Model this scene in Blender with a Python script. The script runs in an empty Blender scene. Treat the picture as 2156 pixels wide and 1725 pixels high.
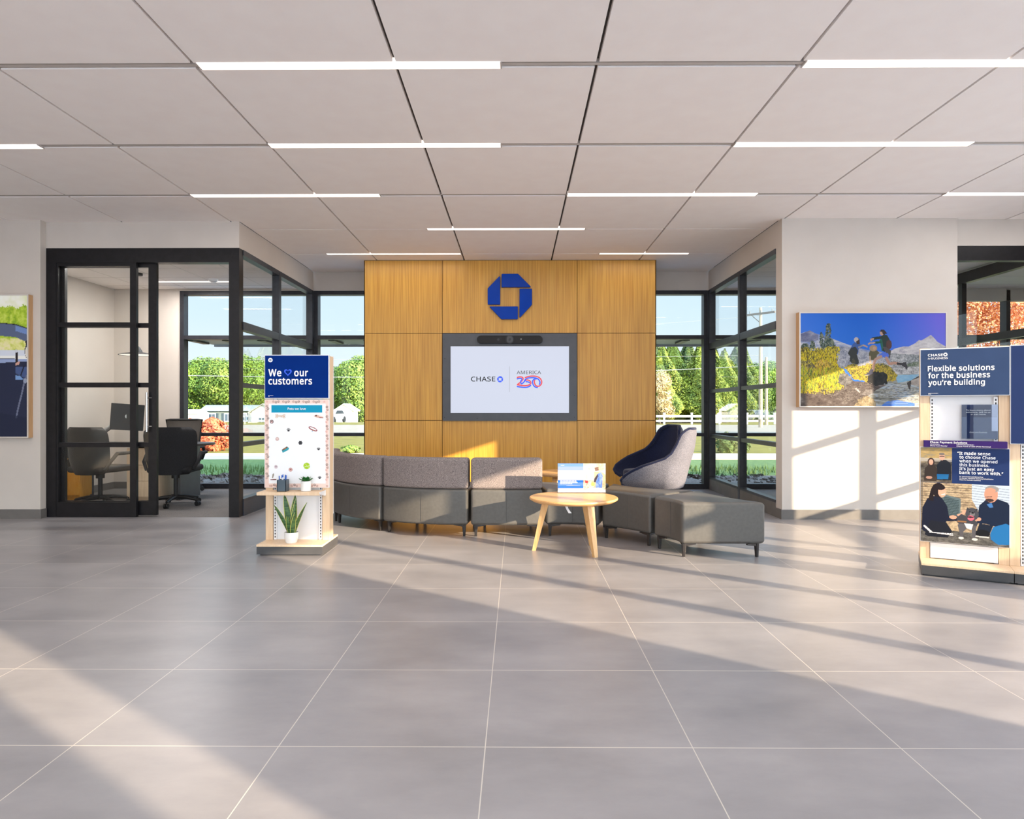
import bpy, bmesh, math, random
import numpy as np
from mathutils import Vector, Matrix

C = bpy.context
col = C.scene.collection
PI = math.pi
R = math.radians

# ------------------------------------------------------------------ camera, sky, sun, exposure
FOC = 1417.0
CAMZ = 1.2
cam_d = bpy.data.cameras.new('camera')
cam_d.sensor_fit = 'HORIZONTAL'
cam_d.sensor_width = 36
cam_d.lens = FOC / 2156 * 36
cam_d.clip_end = 800
cam = bpy.data.objects.new('camera', cam_d)
cam.location = (0, 0, CAMZ)
cam.rotation_euler = (PI / 2, 0, 0.00706)
col.objects.link(cam)
C.scene.camera = cam

vs = C.scene.view_settings
C.scene.display_settings.display_device = 'sRGB'
vs.view_transform = 'Standard'
vs.look = 'None'
vs.exposure = 0.0
vs.gamma = 1.0
vs.use_curve_mapping = False

SUN_D = Vector((-.804, .595, -.253)).normalized()      # the way the low sun travels
sun_d = bpy.data.lights.new('sun', 'SUN')
sun_d.energy = 14.0
sun_d.color = (1.0, .80, .56)
sun_d.angle = R(.45)
sun = bpy.data.objects.new('sun', sun_d)
sun.rotation_euler = SUN_D.to_track_quat('-Z', 'Y').to_euler()
sun.location = (20, -15, 12)
col.objects.link(sun)

world = bpy.data.worlds.new('sky')
C.scene.world = world
world.use_nodes = True
wn = world.node_tree
wn.nodes.clear()
w_out = wn.nodes.new('ShaderNodeOutputWorld')
w_bg = wn.nodes.new('ShaderNodeBackground')
w_tc = wn.nodes.new('ShaderNodeTexCoord')
w_sep = wn.nodes.new('ShaderNodeSeparateXYZ')
w_ramp = wn.nodes.new('ShaderNodeValToRGB')
w_ramp.color_ramp.elements[0].position = 0.0
w_ramp.color_ramp.elements[0].color = (.86, .93, .96, 1)
w_ramp.color_ramp.elements[1].position = .5
w_ramp.color_ramp.elements[1].color = (.40, .62, .92, 1)
e = w_ramp.color_ramp.elements.new(.13)
e.color = (.66, .83, .95, 1)
# the sky is far brighter around the low sun than opposite it
w_dot = wn.nodes.new('ShaderNodeVectorMath')
w_dot.operation = 'DOT_PRODUCT'
sd = -SUN_D
w_dot.inputs[1].default_value = (sd.x * .75, sd.y * .75, .75)
w_map = wn.nodes.new('ShaderNodeMapRange')
w_map.inputs['From Min'].default_value = .0
w_map.inputs['From Max'].default_value = 1.0
w_map.inputs['To Min'].default_value = 1.15
w_map.inputs['To Max'].default_value = 8.0
w_mul = wn.nodes.new('ShaderNodeMath')
w_mul.operation = 'MULTIPLY'
w_mul.inputs[1].default_value = 1.0
wn.links.new(w_tc.outputs['Generated'], w_sep.inputs[0])
wn.links.new(w_sep.outputs['Z'], w_ramp.inputs[0])
wn.links.new(w_tc.outputs['Generated'], w_dot.inputs[0])
wn.links.new(w_dot.outputs['Value'], w_map.inputs['Value'])
wn.links.new(w_map.outputs[0], w_mul.inputs[0])
wn.links.new(w_ramp.outputs[0], w_bg.inputs['Color'])
wn.links.new(w_mul.outputs[0], w_bg.inputs['Strength'])
wn.links.new(w_bg.outputs[0], w_out.inputs[0])

LAMP_W = 11.0          # watts of each six-foot ceiling lamp

# ------------------------------------------------------------------ helpers
def X(px, Y):
    return (px - 1088) / FOC * Y

def Z(py, Y):
    return CAMZ + (862 - py) / FOC * Y

def srgb(r, g, b):
    def f(c):
        c /= 255.0
        return c / 12.92 if c <= .04045 else ((c + .055) / 1.055) ** 2.4
    return (f(r), f(g), f(b), 1)

class MB:
    def __init__(s):
        s.bm = bmesh.new()

    def _faces(s, fs, mi):
        for f in fs:
            f.material_index = mi

    def box(s, x0, x1, y0, y1, z0, z1, bev=0, mi=0, seg=2, M=None):
        t = bmesh.new()
        bmesh.ops.create_cube(t, size=1)
        for v in t.verts:
            v.co = Vector(((x0 + x1) / 2 + v.co.x * (x1 - x0), (y0 + y1) / 2 + v.co.y * (y1 - y0), (z0 + z1) / 2 + v.co.z * (z1 - z0)))
        if bev:
            bmesh.ops.bevel(t, geom=list(t.edges), offset=bev, segments=seg, profile=.5, affect='EDGES')
        s.merge(t, mi, M)
        return s

    def merge(s, t, mi=0, M=None):
        if M is not None:
            bmesh.ops.transform(t, matrix=M, verts=t.verts)
        for f in t.faces:
            f.material_index = mi
        me = bpy.data.meshes.new('tmp')
        t.to_mesh(me)
        t.free()
        s.bm.from_mesh(me)
        bpy.data.meshes.remove(me)

    def prism(s, pts, a, b, axis='z', bev=0, mi=0, seg=2, ang=.6, M=None):
        """polygon extruded along an axis; axis z: pts=(x,y); axis y: pts=(x,z); axis x: pts=(y,z)"""
        t = bmesh.new()
        def P(p, h):
            return {'z': (p[0], p[1], h), 'y': (p[0], h, p[1]), 'x': (h, p[0], p[1])}[axis]
        lo = [t.verts.new(P(p, a)) for p in pts]
        hi = [t.verts.new(P(p, b)) for p in pts]
        n = len(pts)
        t.faces.new(lo)
        t.faces.new(hi[::-1])
        for i in range(n):
            t.faces.new((lo[i], lo[(i + 1) % n], hi[(i + 1) % n], hi[i]))
        bmesh.ops.recalc_face_normals(t, faces=t.faces)
        if bev:
            es = [e for e in t.edges if len(e.link_faces) == 2 and e.calc_face_angle(0) > ang]
            bmesh.ops.bevel(t, geom=es, offset=bev, segments=seg, profile=.5, affect='EDGES')
        s.merge(t, mi, M)
        return s

    def tube(s, pts, r, n=8, mi=0, cap=True):
        """round bar through points; r a number or one per point"""
        pts = [Vector(p) for p in pts]
        rs = r if isinstance(r, (list, tuple)) else [r] * len(pts)
        rings = []
        for i, p in enumerate(pts):
            d = (pts[min(i + 1, len(pts) - 1)] - pts[max(i - 1, 0)]).normalized()
            u = d.cross(Vector((0, 0, 1)))
            if u.length < .05:
                u = d.cross(Vector((0, 1, 0)))
            u.normalize()
            w = d.cross(u).normalized()
            rings.append([s.bm.verts.new(p + (u * math.cos(2 * PI * k / n) + w * math.sin(2 * PI * k / n)) * rs[i]) for k in range(n)])
        for a, b in zip(rings, rings[1:]):
            for k in range(n):
                f = s.bm.faces.new((a[k], a[(k + 1) % n], b[(k + 1) % n], b[k]))
                f.material_index = mi
        if cap:
            for rg in (rings[0][::-1], rings[-1]):
                s.bm.faces.new(rg).material_index = mi
        return s

    def lathe(s, prof, c=(0, 0, 0), n=24, mi=0, cap=True):
        rings = []
        for r, z in prof:
            rings.append([s.bm.verts.new((c[0] + max(r, 1e-4) * math.cos(2 * PI * k / n), c[1] + max(r, 1e-4) * math.sin(2 * PI * k / n), c[2] + z)) for k in range(n)])
        for a, b in zip(rings, rings[1:]):
            for k in range(n):
                s.bm.faces.new((a[k], a[(k + 1) % n], b[(k + 1) % n], b[k])).material_index = mi
        if cap:
            s.bm.faces.new(rings[0][::-1]).material_index = mi
            s.bm.faces.new(rings[-1]).material_index = mi
        return s

    def grid(s, rows, mi=0, closed=False):
        vr = [[s.bm.verts.new(p) for p in row] for row in rows]
        for a, b in zip(vr, vr[1:]):
            n = len(a)
            for k in range(n if closed else n - 1):
                m = mi(k) if callable(mi) else mi
                try:
                    s.bm.faces.new((a[k], a[(k + 1) % n], b[(k + 1) % n], b[k])).material_index = m
                except ValueError:
                    pass
        return vr

    def poly(s, pts, mi=0):
        s.bm.faces.new([s.bm.verts.new(p) for p in pts]).material_index = mi
        return s

    def build(s, name, mats, parent=None, smooth=.7, fix=True, wn=True):
        me = bpy.data.meshes.new(name)
        if fix:
            bmesh.ops.recalc_face_normals(s.bm, faces=s.bm.faces)
        s.bm.to_mesh(me)
        s.bm.free()
        for m in (mats if isinstance(mats, (list, tuple)) else [mats]):
            me.materials.append(m)
        if smooth:
            me.polygons.foreach_set('use_smooth', [True] * len(me.polygons))
            me.set_sharp_from_angle(angle=smooth)
        o = bpy.data.objects.new(name, me)
        col.objects.link(o)
        if parent is not None:
            o.parent = parent
        if wn:
            md = o.modifiers.new('normals', 'WEIGHTED_NORMAL')
            md.keep_sharp = True
            md.weight = 80
        return o

def tag(o, label, cat, group=None, kind=None):
    o['label'] = label
    o['category'] = cat
    if group:
        o['group'] = group
    if kind:
        o['kind'] = kind
    return o

def thing(name, label, cat, loc=(0, 0, 0), rz=0, group=None):
    o = bpy.data.objects.new(name, None)
    o.empty_display_size = .1
    o.location = loc
    o.rotation_euler = (0, 0, rz)
    col.objects.link(o)
    return tag(o, label, cat, group)

def struct(o, label=None, cat=None):
    o['kind'] = 'structure'
    if label:
        o['label'] = label
        o['category'] = cat
    return o

def copy_tree(o, parent=None):
    c = o.copy()
    col.objects.link(c)
    if parent is not None:
        c.parent = parent
    for ch in list(o.children):
        copy_tree(ch, c)
    return c

# ------------------------------------------------------------------ materials
MATS = {}
def mat(name, c1, c2=None, rough=.5, metal=0, noise=8.0, stretch=(1, 1, 1), bump=0, spec=.5, detail=4, emit=None, coat=0, lo=.35, hi=.65, bscale=None, sheen=0):
    if name in MATS:
        return MATS[name]
    m = bpy.data.materials.new(name)
    m.use_nodes = True
    nt = m.node_tree
    b = nt.nodes['Principled BSDF']
    b.inputs['Roughness'].default_value = rough
    b.inputs['Metallic'].default_value = metal
    b.inputs['Specular IOR Level'].default_value = spec
    b.inputs['Coat Weight'].default_value = coat
    b.inputs['Sheen Weight'].default_value = sheen
    c2 = c2 or tuple(min(1, x * 1.06) for x in c1[:3]) + (1,)
    tc = nt.nodes.new('ShaderNodeTexCoord')
    mp = nt.nodes.new('ShaderNodeMapping')
    mp.inputs['Scale'].default_value = stretch
    nz = nt.nodes.new('ShaderNodeTexNoise')
    nz.inputs['Scale'].default_value = noise
    nz.inputs['Detail'].default_value = detail
    rp = nt.nodes.new('ShaderNodeValToRGB')
    rp.color_ramp.elements[0].position = lo
    rp.color_ramp.elements[0].color = c1
    rp.color_ramp.elements[1].position = hi
    rp.color_ramp.elements[1].color = c2
    nt.links.new(tc.outputs['Object'], mp.inputs[0])
    nt.links.new(mp.outputs[0], nz.inputs['Vector'])
    nt.links.new(nz.outputs['Fac'], rp.inputs[0])
    nt.links.new(rp.outputs[0], b.inputs['Base Color'])
    if bump:
        bp = nt.nodes.new('ShaderNodeBump')
        bp.inputs['Strength'].default_value = bump
        bp.inputs['Distance'].default_value = .01
        src = nz
        if bscale:
            src = nt.nodes.new('ShaderNodeTexNoise')
            src.inputs['Scale'].default_value = bscale
            nt.links.new(mp.outputs[0], src.inputs['Vector'])
        nt.links.new(src.outputs['Fac'], bp.inputs['Height'])
        nt.links.new(bp.outputs[0], b.inputs['Normal'])
    if emit:
        b.inputs['Emission Color'].default_value = emit[0]
        b.inputs['Emission Strength'].default_value = emit[1]
    MATS[name] = m
    return m

def glass(name, tint=(.96, .98, .97, 1), k=.8):
    m = bpy.data.materials.new(name)
    m.use_nodes = True
    nt = m.node_tree
    nt.nodes.clear()
    out = nt.nodes.new('ShaderNodeOutputMaterial')
    tr = nt.nodes.new('ShaderNodeBsdfTransparent')
    tr.inputs[0].default_value = tint
    gl = nt.nodes.new('ShaderNodeBsdfGlossy')
    gl.inputs['Roughness'].default_value = .0
    fr = nt.nodes.new('ShaderNodeFresnel')
    fr.inputs[0].default_value = 1.45
    mu = nt.nodes.new('ShaderNodeMath')
    mu.operation = 'MULTIPLY'
    mu.inputs[1].default_value = k
    mx = nt.nodes.new('ShaderNodeMixShader')
    nt.links.new(fr.outputs[0], mu.inputs[0])
    nt.links.new(mu.outputs[0], mx.inputs[0])
    nt.links.new(tr.outputs[0], mx.inputs[1])
    nt.links.new(gl.outputs[0], mx.inputs[2])
    nt.links.new(mx.outputs[0], out.inputs[0])
    return m

GLASS = glass('clear glass', (.985, .992, .988, 1), .25)
WALL = mat('painted wall', srgb(203, 194, 185), srgb(207, 198, 189), rough=.75, noise=3, bump=.02, bscale=300)
CEIL = mat('ceiling panel', srgb(252, 244, 240), srgb(254, 247, 243), rough=.9, noise=6)
CEILDARK = mat('ceiling gap', srgb(70, 65, 62), rough=.9)
CEILBAR = mat('ceiling grid bar', srgb(190, 182, 176), rough=.6)
BASEB = mat('baseboard vinyl', srgb(104, 100, 96), srgb(112, 108, 104), rough=.55)
BLACKM = mat('black metal', srgb(22, 21, 24), srgb(28, 27, 30), rough=.35, noise=20, spec=.25)
MULL = mat('dark anodised aluminium', srgb(52, 54, 60), srgb(60, 62, 68), rough=.38, noise=20, spec=.35)
MULLD = mat('charcoal window aluminium', srgb(38, 38, 44), srgb(46, 46, 52), rough=.4, noise=20, spec=.3)
MAPLE = mat('pale maple laminate', srgb(226, 194, 158), srgb(236, 207, 173), rough=.45, noise=5, stretch=(14, 14, 1))
OAK = mat('oak table top', srgb(214, 160, 102), srgb(228, 180, 124), rough=.3, noise=5, stretch=(2, 18, 18))
OAKLEG = mat('oak leg', srgb(216, 166, 108), srgb(230, 186, 130), rough=.35, noise=5, stretch=(20, 20, 2))
LEATHER = mat('graphite leather', srgb(84, 82, 79), srgb(90, 88, 85), rough=.38, noise=40, bump=.04, bscale=600)
LEATHERSEAM = mat('leather seam', srgb(70, 68, 66), rough=.5)
TWEED = mat('grey tweed', srgb(96, 88, 89), srgb(164, 153, 149), rough=.95, noise=250, detail=2, bump=.2, lo=.38, hi=.66, spec=.2)
TWEEDB = mat('blue grey tweed', srgb(80, 80, 90), srgb(134, 134, 144), rough=.95, noise=270, detail=2, bump=.2, lo=.38, hi=.66, spec=.2)
NAVYF = mat('navy felt', srgb(20, 26, 52), srgb(26, 33, 62), rough=.9, noise=80, spec=.2, sheen=.2)
DARKLEG = mat('dark bronze leg', srgb(60, 56, 56), srgb(72, 68, 66), rough=.3, metal=.6)
WHITEP = mat('white laminate', srgb(236, 236, 238), srgb(240, 240, 242), rough=.4)
WHITEGL = mat('white ceramic', srgb(238, 238, 236), rough=.25)
CHAR = mat('charcoal plinth', srgb(66, 66, 68), srgb(72, 72, 74), rough=.4)
NAVY = mat('navy print', srgb(0, 42, 118), srgb(0, 44, 121), rough=.6, spec=.06)
SLATE = mat('slate navy print', srgb(44, 64, 100), srgb(47, 67, 104), rough=.4, spec=.2)
SLATE2 = mat('deep navy print', srgb(28, 46, 92), srgb(30, 48, 95), rough=.4, spec=.2)
WHITEINK = mat('white ink', srgb(246, 247, 250), rough=.5)
GREYINK = mat('dark ink', srgb(40, 44, 54), rough=.5)
BLUEINK = mat('bright blue ink', srgb(38, 92, 236), rough=.4)
REDINK = mat('red ink', srgb(200, 50, 58), rough=.4)
TEALINK = mat('teal banner', srgb(0, 146, 186), rough=.4)
PURPLE = mat('purple strip', srgb(50, 26, 96), rough=.4, spec=.2)
BLKPL = mat('black plastic', srgb(26, 26, 28), srgb(34, 34, 36), rough=.5)
BLKFAB = mat('black fabric', srgb(24, 24, 27), srgb(34, 34, 37), rough=.9, noise=120)
BRFAB = mat('charcoal leatherette', srgb(40, 37, 34), srgb(47, 44, 40), rough=.55, noise=40)
CHROME = mat('brushed steel', srgb(190, 190, 192), rough=.25, metal=1)
CARPET = mat('grey carpet', srgb(96, 93, 92), srgb(126, 122, 120), rough=1, noise=140, detail=3)
LAMPM = mat('lamp diffuser', (1, .92, .86, 1), rough=.6, emit=((1, .87, .79, 1), 1.25))
SCREENM = mat('screen', srgb(60, 60, 66), rough=.35, emit=(srgb(216, 222, 240), .88))

def wood_wall():
    m = bpy.data.materials.new('oak veneer')
    m.use_nodes = True
    nt = m.node_tree
    b = nt.nodes['Principled BSDF']
    b.inputs['Roughness'].default_value = .38
    tc = nt.nodes.new('ShaderNodeTexCoord')
    def nz(scale, st, det):
        mp = nt.nodes.new('ShaderNodeMapping')
        mp.inputs['Scale'].default_value = st
        n = nt.nodes.new('ShaderNodeTexNoise')
        n.inputs['Scale'].default_value = scale
        n.inputs['Detail'].default_value = det
        nt.links.new(tc.outputs['Object'], mp.inputs[0])
        nt.links.new(mp.outputs[0], n.inputs['Vector'])
        return n
    fine = nz(60, (1, 1, .02), 3)
    broad = nz(5, (1, 1, .12), 2)
    rp = nt.nodes.new('ShaderNodeValToRGB')
    rp.color_ramp.elements[0].position = .35
    rp.color_ramp.elements[0].color = srgb(196, 138, 47)
    rp.color_ramp.elements[1].position = .62
    rp.color_ramp.elements[1].color = srgb(221, 166, 69)
    r2 = nt.nodes.new('ShaderNodeValToRGB')
    r2.color_ramp.elements[0].position = .3
    r2.color_ramp.elements[0].color = (.86, .85, .84, 1)
    r2.color_ramp.elements[1].position = .7
    r2.color_ramp.elements[1].color = (1.0, 1.0, 1.0, 1)
    mx = nt.nodes.new('ShaderNodeMixRGB')
    mx.blend_type = 'MULTIPLY'
    mx.inputs[0].default_value = 1
    nt.links.new(fine.outputs['Fac'], rp.inputs[0])
    nt.links.new(broad.outputs['Fac'], r2.inputs[0])
    nt.links.new(rp.outputs[0], mx.inputs[1])
    nt.links.new(r2.outputs[0], mx.inputs[2])
    nt.links.new(mx.outputs[0], b.inputs['Base Color'])
    return m
WOOD = wood_wall()
WOODGAP = mat('veneer joint', srgb(96, 62, 24), rough=.8)

def tile_mat():
    m = bpy.data.materials.new('grey porcelain tile')
    m.use_nodes = True
    nt = m.node_tree
    b = nt.nodes['Principled BSDF']
    tc = nt.nodes.new('ShaderNodeTexCoord')
    n1 = nt.nodes.new('ShaderNodeTexNoise')
    n1.inputs['Scale'].default_value = 1.6
    n1.inputs['Detail'].default_value = 7
    n1.inputs['Roughness'].default_value = .62
    mp = nt.nodes.new('ShaderNodeMapping')
    mp.inputs['Scale'].default_value = (.8, 1.5, 1)
    nt.links.new(tc.outputs['Object'], mp.inputs[0])
    nt.links.new(mp.outputs[0], n1.inputs['Vector'])
    rp = nt.nodes.new('ShaderNodeValToRGB')
    rp.color_ramp.elements[0].position = .32
    rp.color_ramp.elements[0].color = srgb(130, 128, 131)
    rp.color_ramp.elements[1].position = .68
    rp.color_ramp.elements[1].color = srgb(153, 150, 152)
    nt.links.new(n1.outputs['Fac'], rp.inputs[0])
    # grout lines every tile
    def line(axis, pitch, phase, half):
        sp = nt.nodes.new('ShaderNodeSeparateXYZ')
        nt.links.new(tc.outputs['Object'], sp.inputs[0])
        a = nt.nodes.new('ShaderNodeMath'); a.operation = 'SUBTRACT'; a.inputs[1].default_value = phase
        w = nt.nodes.new('ShaderNodeMath'); w.operation = 'PINGPONG'; w.inputs[1].default_value = pitch / 2
        l = nt.nodes.new('ShaderNodeMath'); l.operation = 'LESS_THAN'; l.inputs[1].default_value = half
        nt.links.new(sp.outputs[axis], a.inputs[0])
        nt.links.new(a.outputs[0], w.inputs[0])
        nt.links.new(w.outputs[0], l.inputs[0])
        return l
    lx = line(0, .736, -.112, .0019)
    ly = line(1, .705, 5.211, .0024)
    mxm = nt.nodes.new('ShaderNodeMath'); mxm.operation = 'MAXIMUM'
    nt.links.new(lx.outputs[0], mxm.inputs[0])
    nt.links.new(ly.outputs[0], mxm.inputs[1])
    mx = nt.nodes.new('ShaderNodeMixRGB')
    mx.inputs[2].default_value = srgb(196, 190, 182)
    nt.links.new(mxm.outputs[0], mx.inputs[0])
    nt.links.new(rp.outputs[0], mx.inputs[1])
    nt.links.new(mx.outputs[0], b.inputs['Base Color'])
    r2 = nt.nodes.new('ShaderNodeMapRange')
    r2.inputs['To Min'].default_value = .27
    r2.inputs['To Max'].default_value = .40
    nt.links.new(n1.outputs['Fac'], r2.inputs[0])
    nt.links.new(r2.outputs[0], b.inputs['Roughness'])
    b.inputs['Specular IOR Level'].default_value = .5
    return m
TILE = tile_mat()

# ------------------------------------------------------------------ a small painter for printed pictures
class Canvas:
    """numbers for a printed picture, painted in code; x right, y down in the units of (x0,y0)-(x1,y1)"""
    def __init__(s, x0, y0, x1, y1, w, h, seed=1):
        s.w, s.h = w, h
        xs = x0 + (np.arange(w) + .5) / w * (x1 - x0)
        ys = y0 + (np.arange(h) + .5) / h * (y1 - y0)
        s.gx, s.gy = np.meshgrid(xs, ys)
        s.a = np.zeros((h, w, 3))
        s.rng = np.random.RandomState(seed)

    def noise(s, sx, sy, octv=4):
        out = np.zeros((s.h, s.w)); amp = 1; tot = 0
        for o in range(octv):
            n = s.rng.rand(96, 96)
            u = (s.gx / sx * 2 ** o) % 95; v = (s.gy / sy * 2 ** o) % 95
            i = u.astype(int); j = v.astype(int); fu = u - i; fv = v - j
            i2 = (i + 1) % 96; j2 = (j + 1) % 96
            out += amp * ((n[j, i] * (1 - fu) + n[j, i2] * fu) * (1 - fv) + (n[j2, i] * (1 - fu) + n[j2, i2] * fu) * fv)
            tot += amp; amp *= .8
        return out / tot

    def inside(s, pts):
        m = np.zeros((s.h, s.w), bool)
        n = len(pts)
        for i in range(n):
            x1, y1 = pts[i]; x2, y2 = pts[(i + 1) % n]
            if y1 == y2:
                continue
            c = ((y1 > s.gy) != (y2 > s.gy)) & (s.gx < (x2 - x1) * (s.gy - y1) / (y2 - y1) + x1)
            m ^= c
        return m

    def put(s, m, c, al=1.0):
        c = np.array(c, float)
        al = al * m.astype(float) if m.dtype == bool else al * m
        s.a = s.a * (1 - al[..., None]) + c * al[..., None]

    def poly(s, pts, c, al=1.0, rough=0):
        if rough:
            gx, gy = s.gx, s.gy
            s.gx = gx + (s.noise(rough * 2, rough * 2, 2) - .5) * rough * 2
            s.gy = gy + (s.noise(rough * 2, rough * 2, 2) - .5) * rough * 2
            m = s.inside(pts)
            s.gx, s.gy = gx, gy
        else:
            m = s.inside(pts)
        s.put(m, c, al)
        return m

    def ell(s, cx, cy, rx, ry, c, al=1.0, rot=0):
        dx = s.gx - cx; dy = s.gy - cy
        u = dx * math.cos(rot) + dy * math.sin(rot); v = -dx * math.sin(rot) + dy * math.cos(rot)
        m = (u / rx) ** 2 + (v / ry) ** 2 < 1
        s.put(m, c, al)
        return m

    def line(s, pts, wd, c, al=1.0):
        m = np.zeros((s.h, s.w), bool)
        for (x1, y1), (x2, y2) in zip(pts, pts[1:]):
            L2 = max((x2 - x1) ** 2 + (y2 - y1) ** 2, 1e-6)
            t = np.clip(((s.gx - x1) * (x2 - x1) + (s.gy - y1) * (y2 - y1)) / L2, 0, 1)
            d = np.hypot(s.gx - x1 - t * (x2 - x1), s.gy - y1 - t * (y2 - y1))
            m |= d < wd / 2
        s.put(m, c, al)
        return m

    def specks(s, m, cols, n, rx, ry):
        """many small leaf-like touches inside a mask"""
        yy, xx = np.nonzero(m)
        if not len(yy):
            return
        sxx = s.gx[0, 1] - s.gx[0, 0]; syy = s.gy[1, 0] - s.gy[0, 0]
        for k in s.rng.randint(0, len(yy), n):
            c = np.array(cols[s.rng.randint(len(cols))], float)
            a = max(1, int(rx * s.rng.uniform(.5, 1.3) / sxx)); b = max(1, int(ry * s.rng.uniform(.5, 1.3) / syy))
            y0, x0 = yy[k], xx[k]
            al = s.rng.uniform(.5, 1)
            for q in range(b):
                x1 = min(max(x0 + int((q - b / 2) * s.rng.uniform(-.4, .4)), 0), s.w - 1)
                y1 = min(y0 + q, s.h - 1)
                s.a[y1, x1:x1 + a] = s.a[y1, x1:x1 + a] * (1 - al) + c * al

    def mottle(s, m, cols, sx, sy, octv=4, con=2.0):
        n = np.clip((s.noise(sx, sy, octv) - .5) * con + .5, 0, .999) * (len(cols) - 1)
        i = n.astype(int); f = (n - i)[..., None]
        cc = np.array(cols, float)
        full = cc[i] * (1 - f) + cc[np.minimum(i + 1, len(cols) - 1)] * f
        s.a = np.where(m[..., None], full, s.a)

    def build(s, name, x0, x1, z0, z1, y, material, parent):
        """a flat print facing -y"""
        w, h = s.w, s.h
        xs = np.linspace(x0, x1, w); zs = np.linspace(z1, z0, h)
        gx, gz = np.meshgrid(xs, zs)
        co = np.stack([gx, np.full_like(gx, y), gz], -1).reshape(-1, 3)
        idx = np.arange(w * h).reshape(h, w)
        q = np.stack([idx[1:, :-1], idx[1:, 1:], idx[:-1, 1:], idx[:-1, :-1]], -1).reshape(-1, 4)
        me = bpy.data.meshes.new(name)
        me.vertices.add(w * h)
        me.vertices.foreach_set('co', co.ravel())
        me.loops.add(q.size)
        me.loops.foreach_set('vertex_index', q.ravel())
        me.polygons.add(len(q))
        me.polygons.foreach_set('loop_start', np.arange(len(q)) * 4)
        me.update(calc_edges=True)
        at = me.color_attributes.new('print', 'FLOAT_COLOR', 'POINT')
        a = np.clip(s.a, 0, 255) / 255
        lin = np.where(a <= .04045, a / 12.92, ((a + .055) / 1.055) ** 2.4)
        rgba = np.concatenate([lin.reshape(-1, 3), np.ones((w * h, 1))], 1)
        at.data.foreach_set('color', rgba.ravel())
        me.materials.append(material)
        o = bpy.data.objects.new(name, me)
        col.objects.link(o)
        o.parent = parent
        return o

def print_mat(name, rough=.4, emit=0):
    m = bpy.data.materials.new(name)
    m.use_nodes = True
    nt = m.node_tree
    b = nt.nodes['Principled BSDF']
    at = nt.nodes.new('ShaderNodeVertexColor')
    at.layer_name = 'print'
    nt.links.new(at.outputs[0], b.inputs['Base Color'])
    b.inputs['Roughness'].default_value = rough
    b.inputs['Specular IOR Level'].default_value = .2
    return m
PRINT = print_mat('printed picture')

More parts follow.
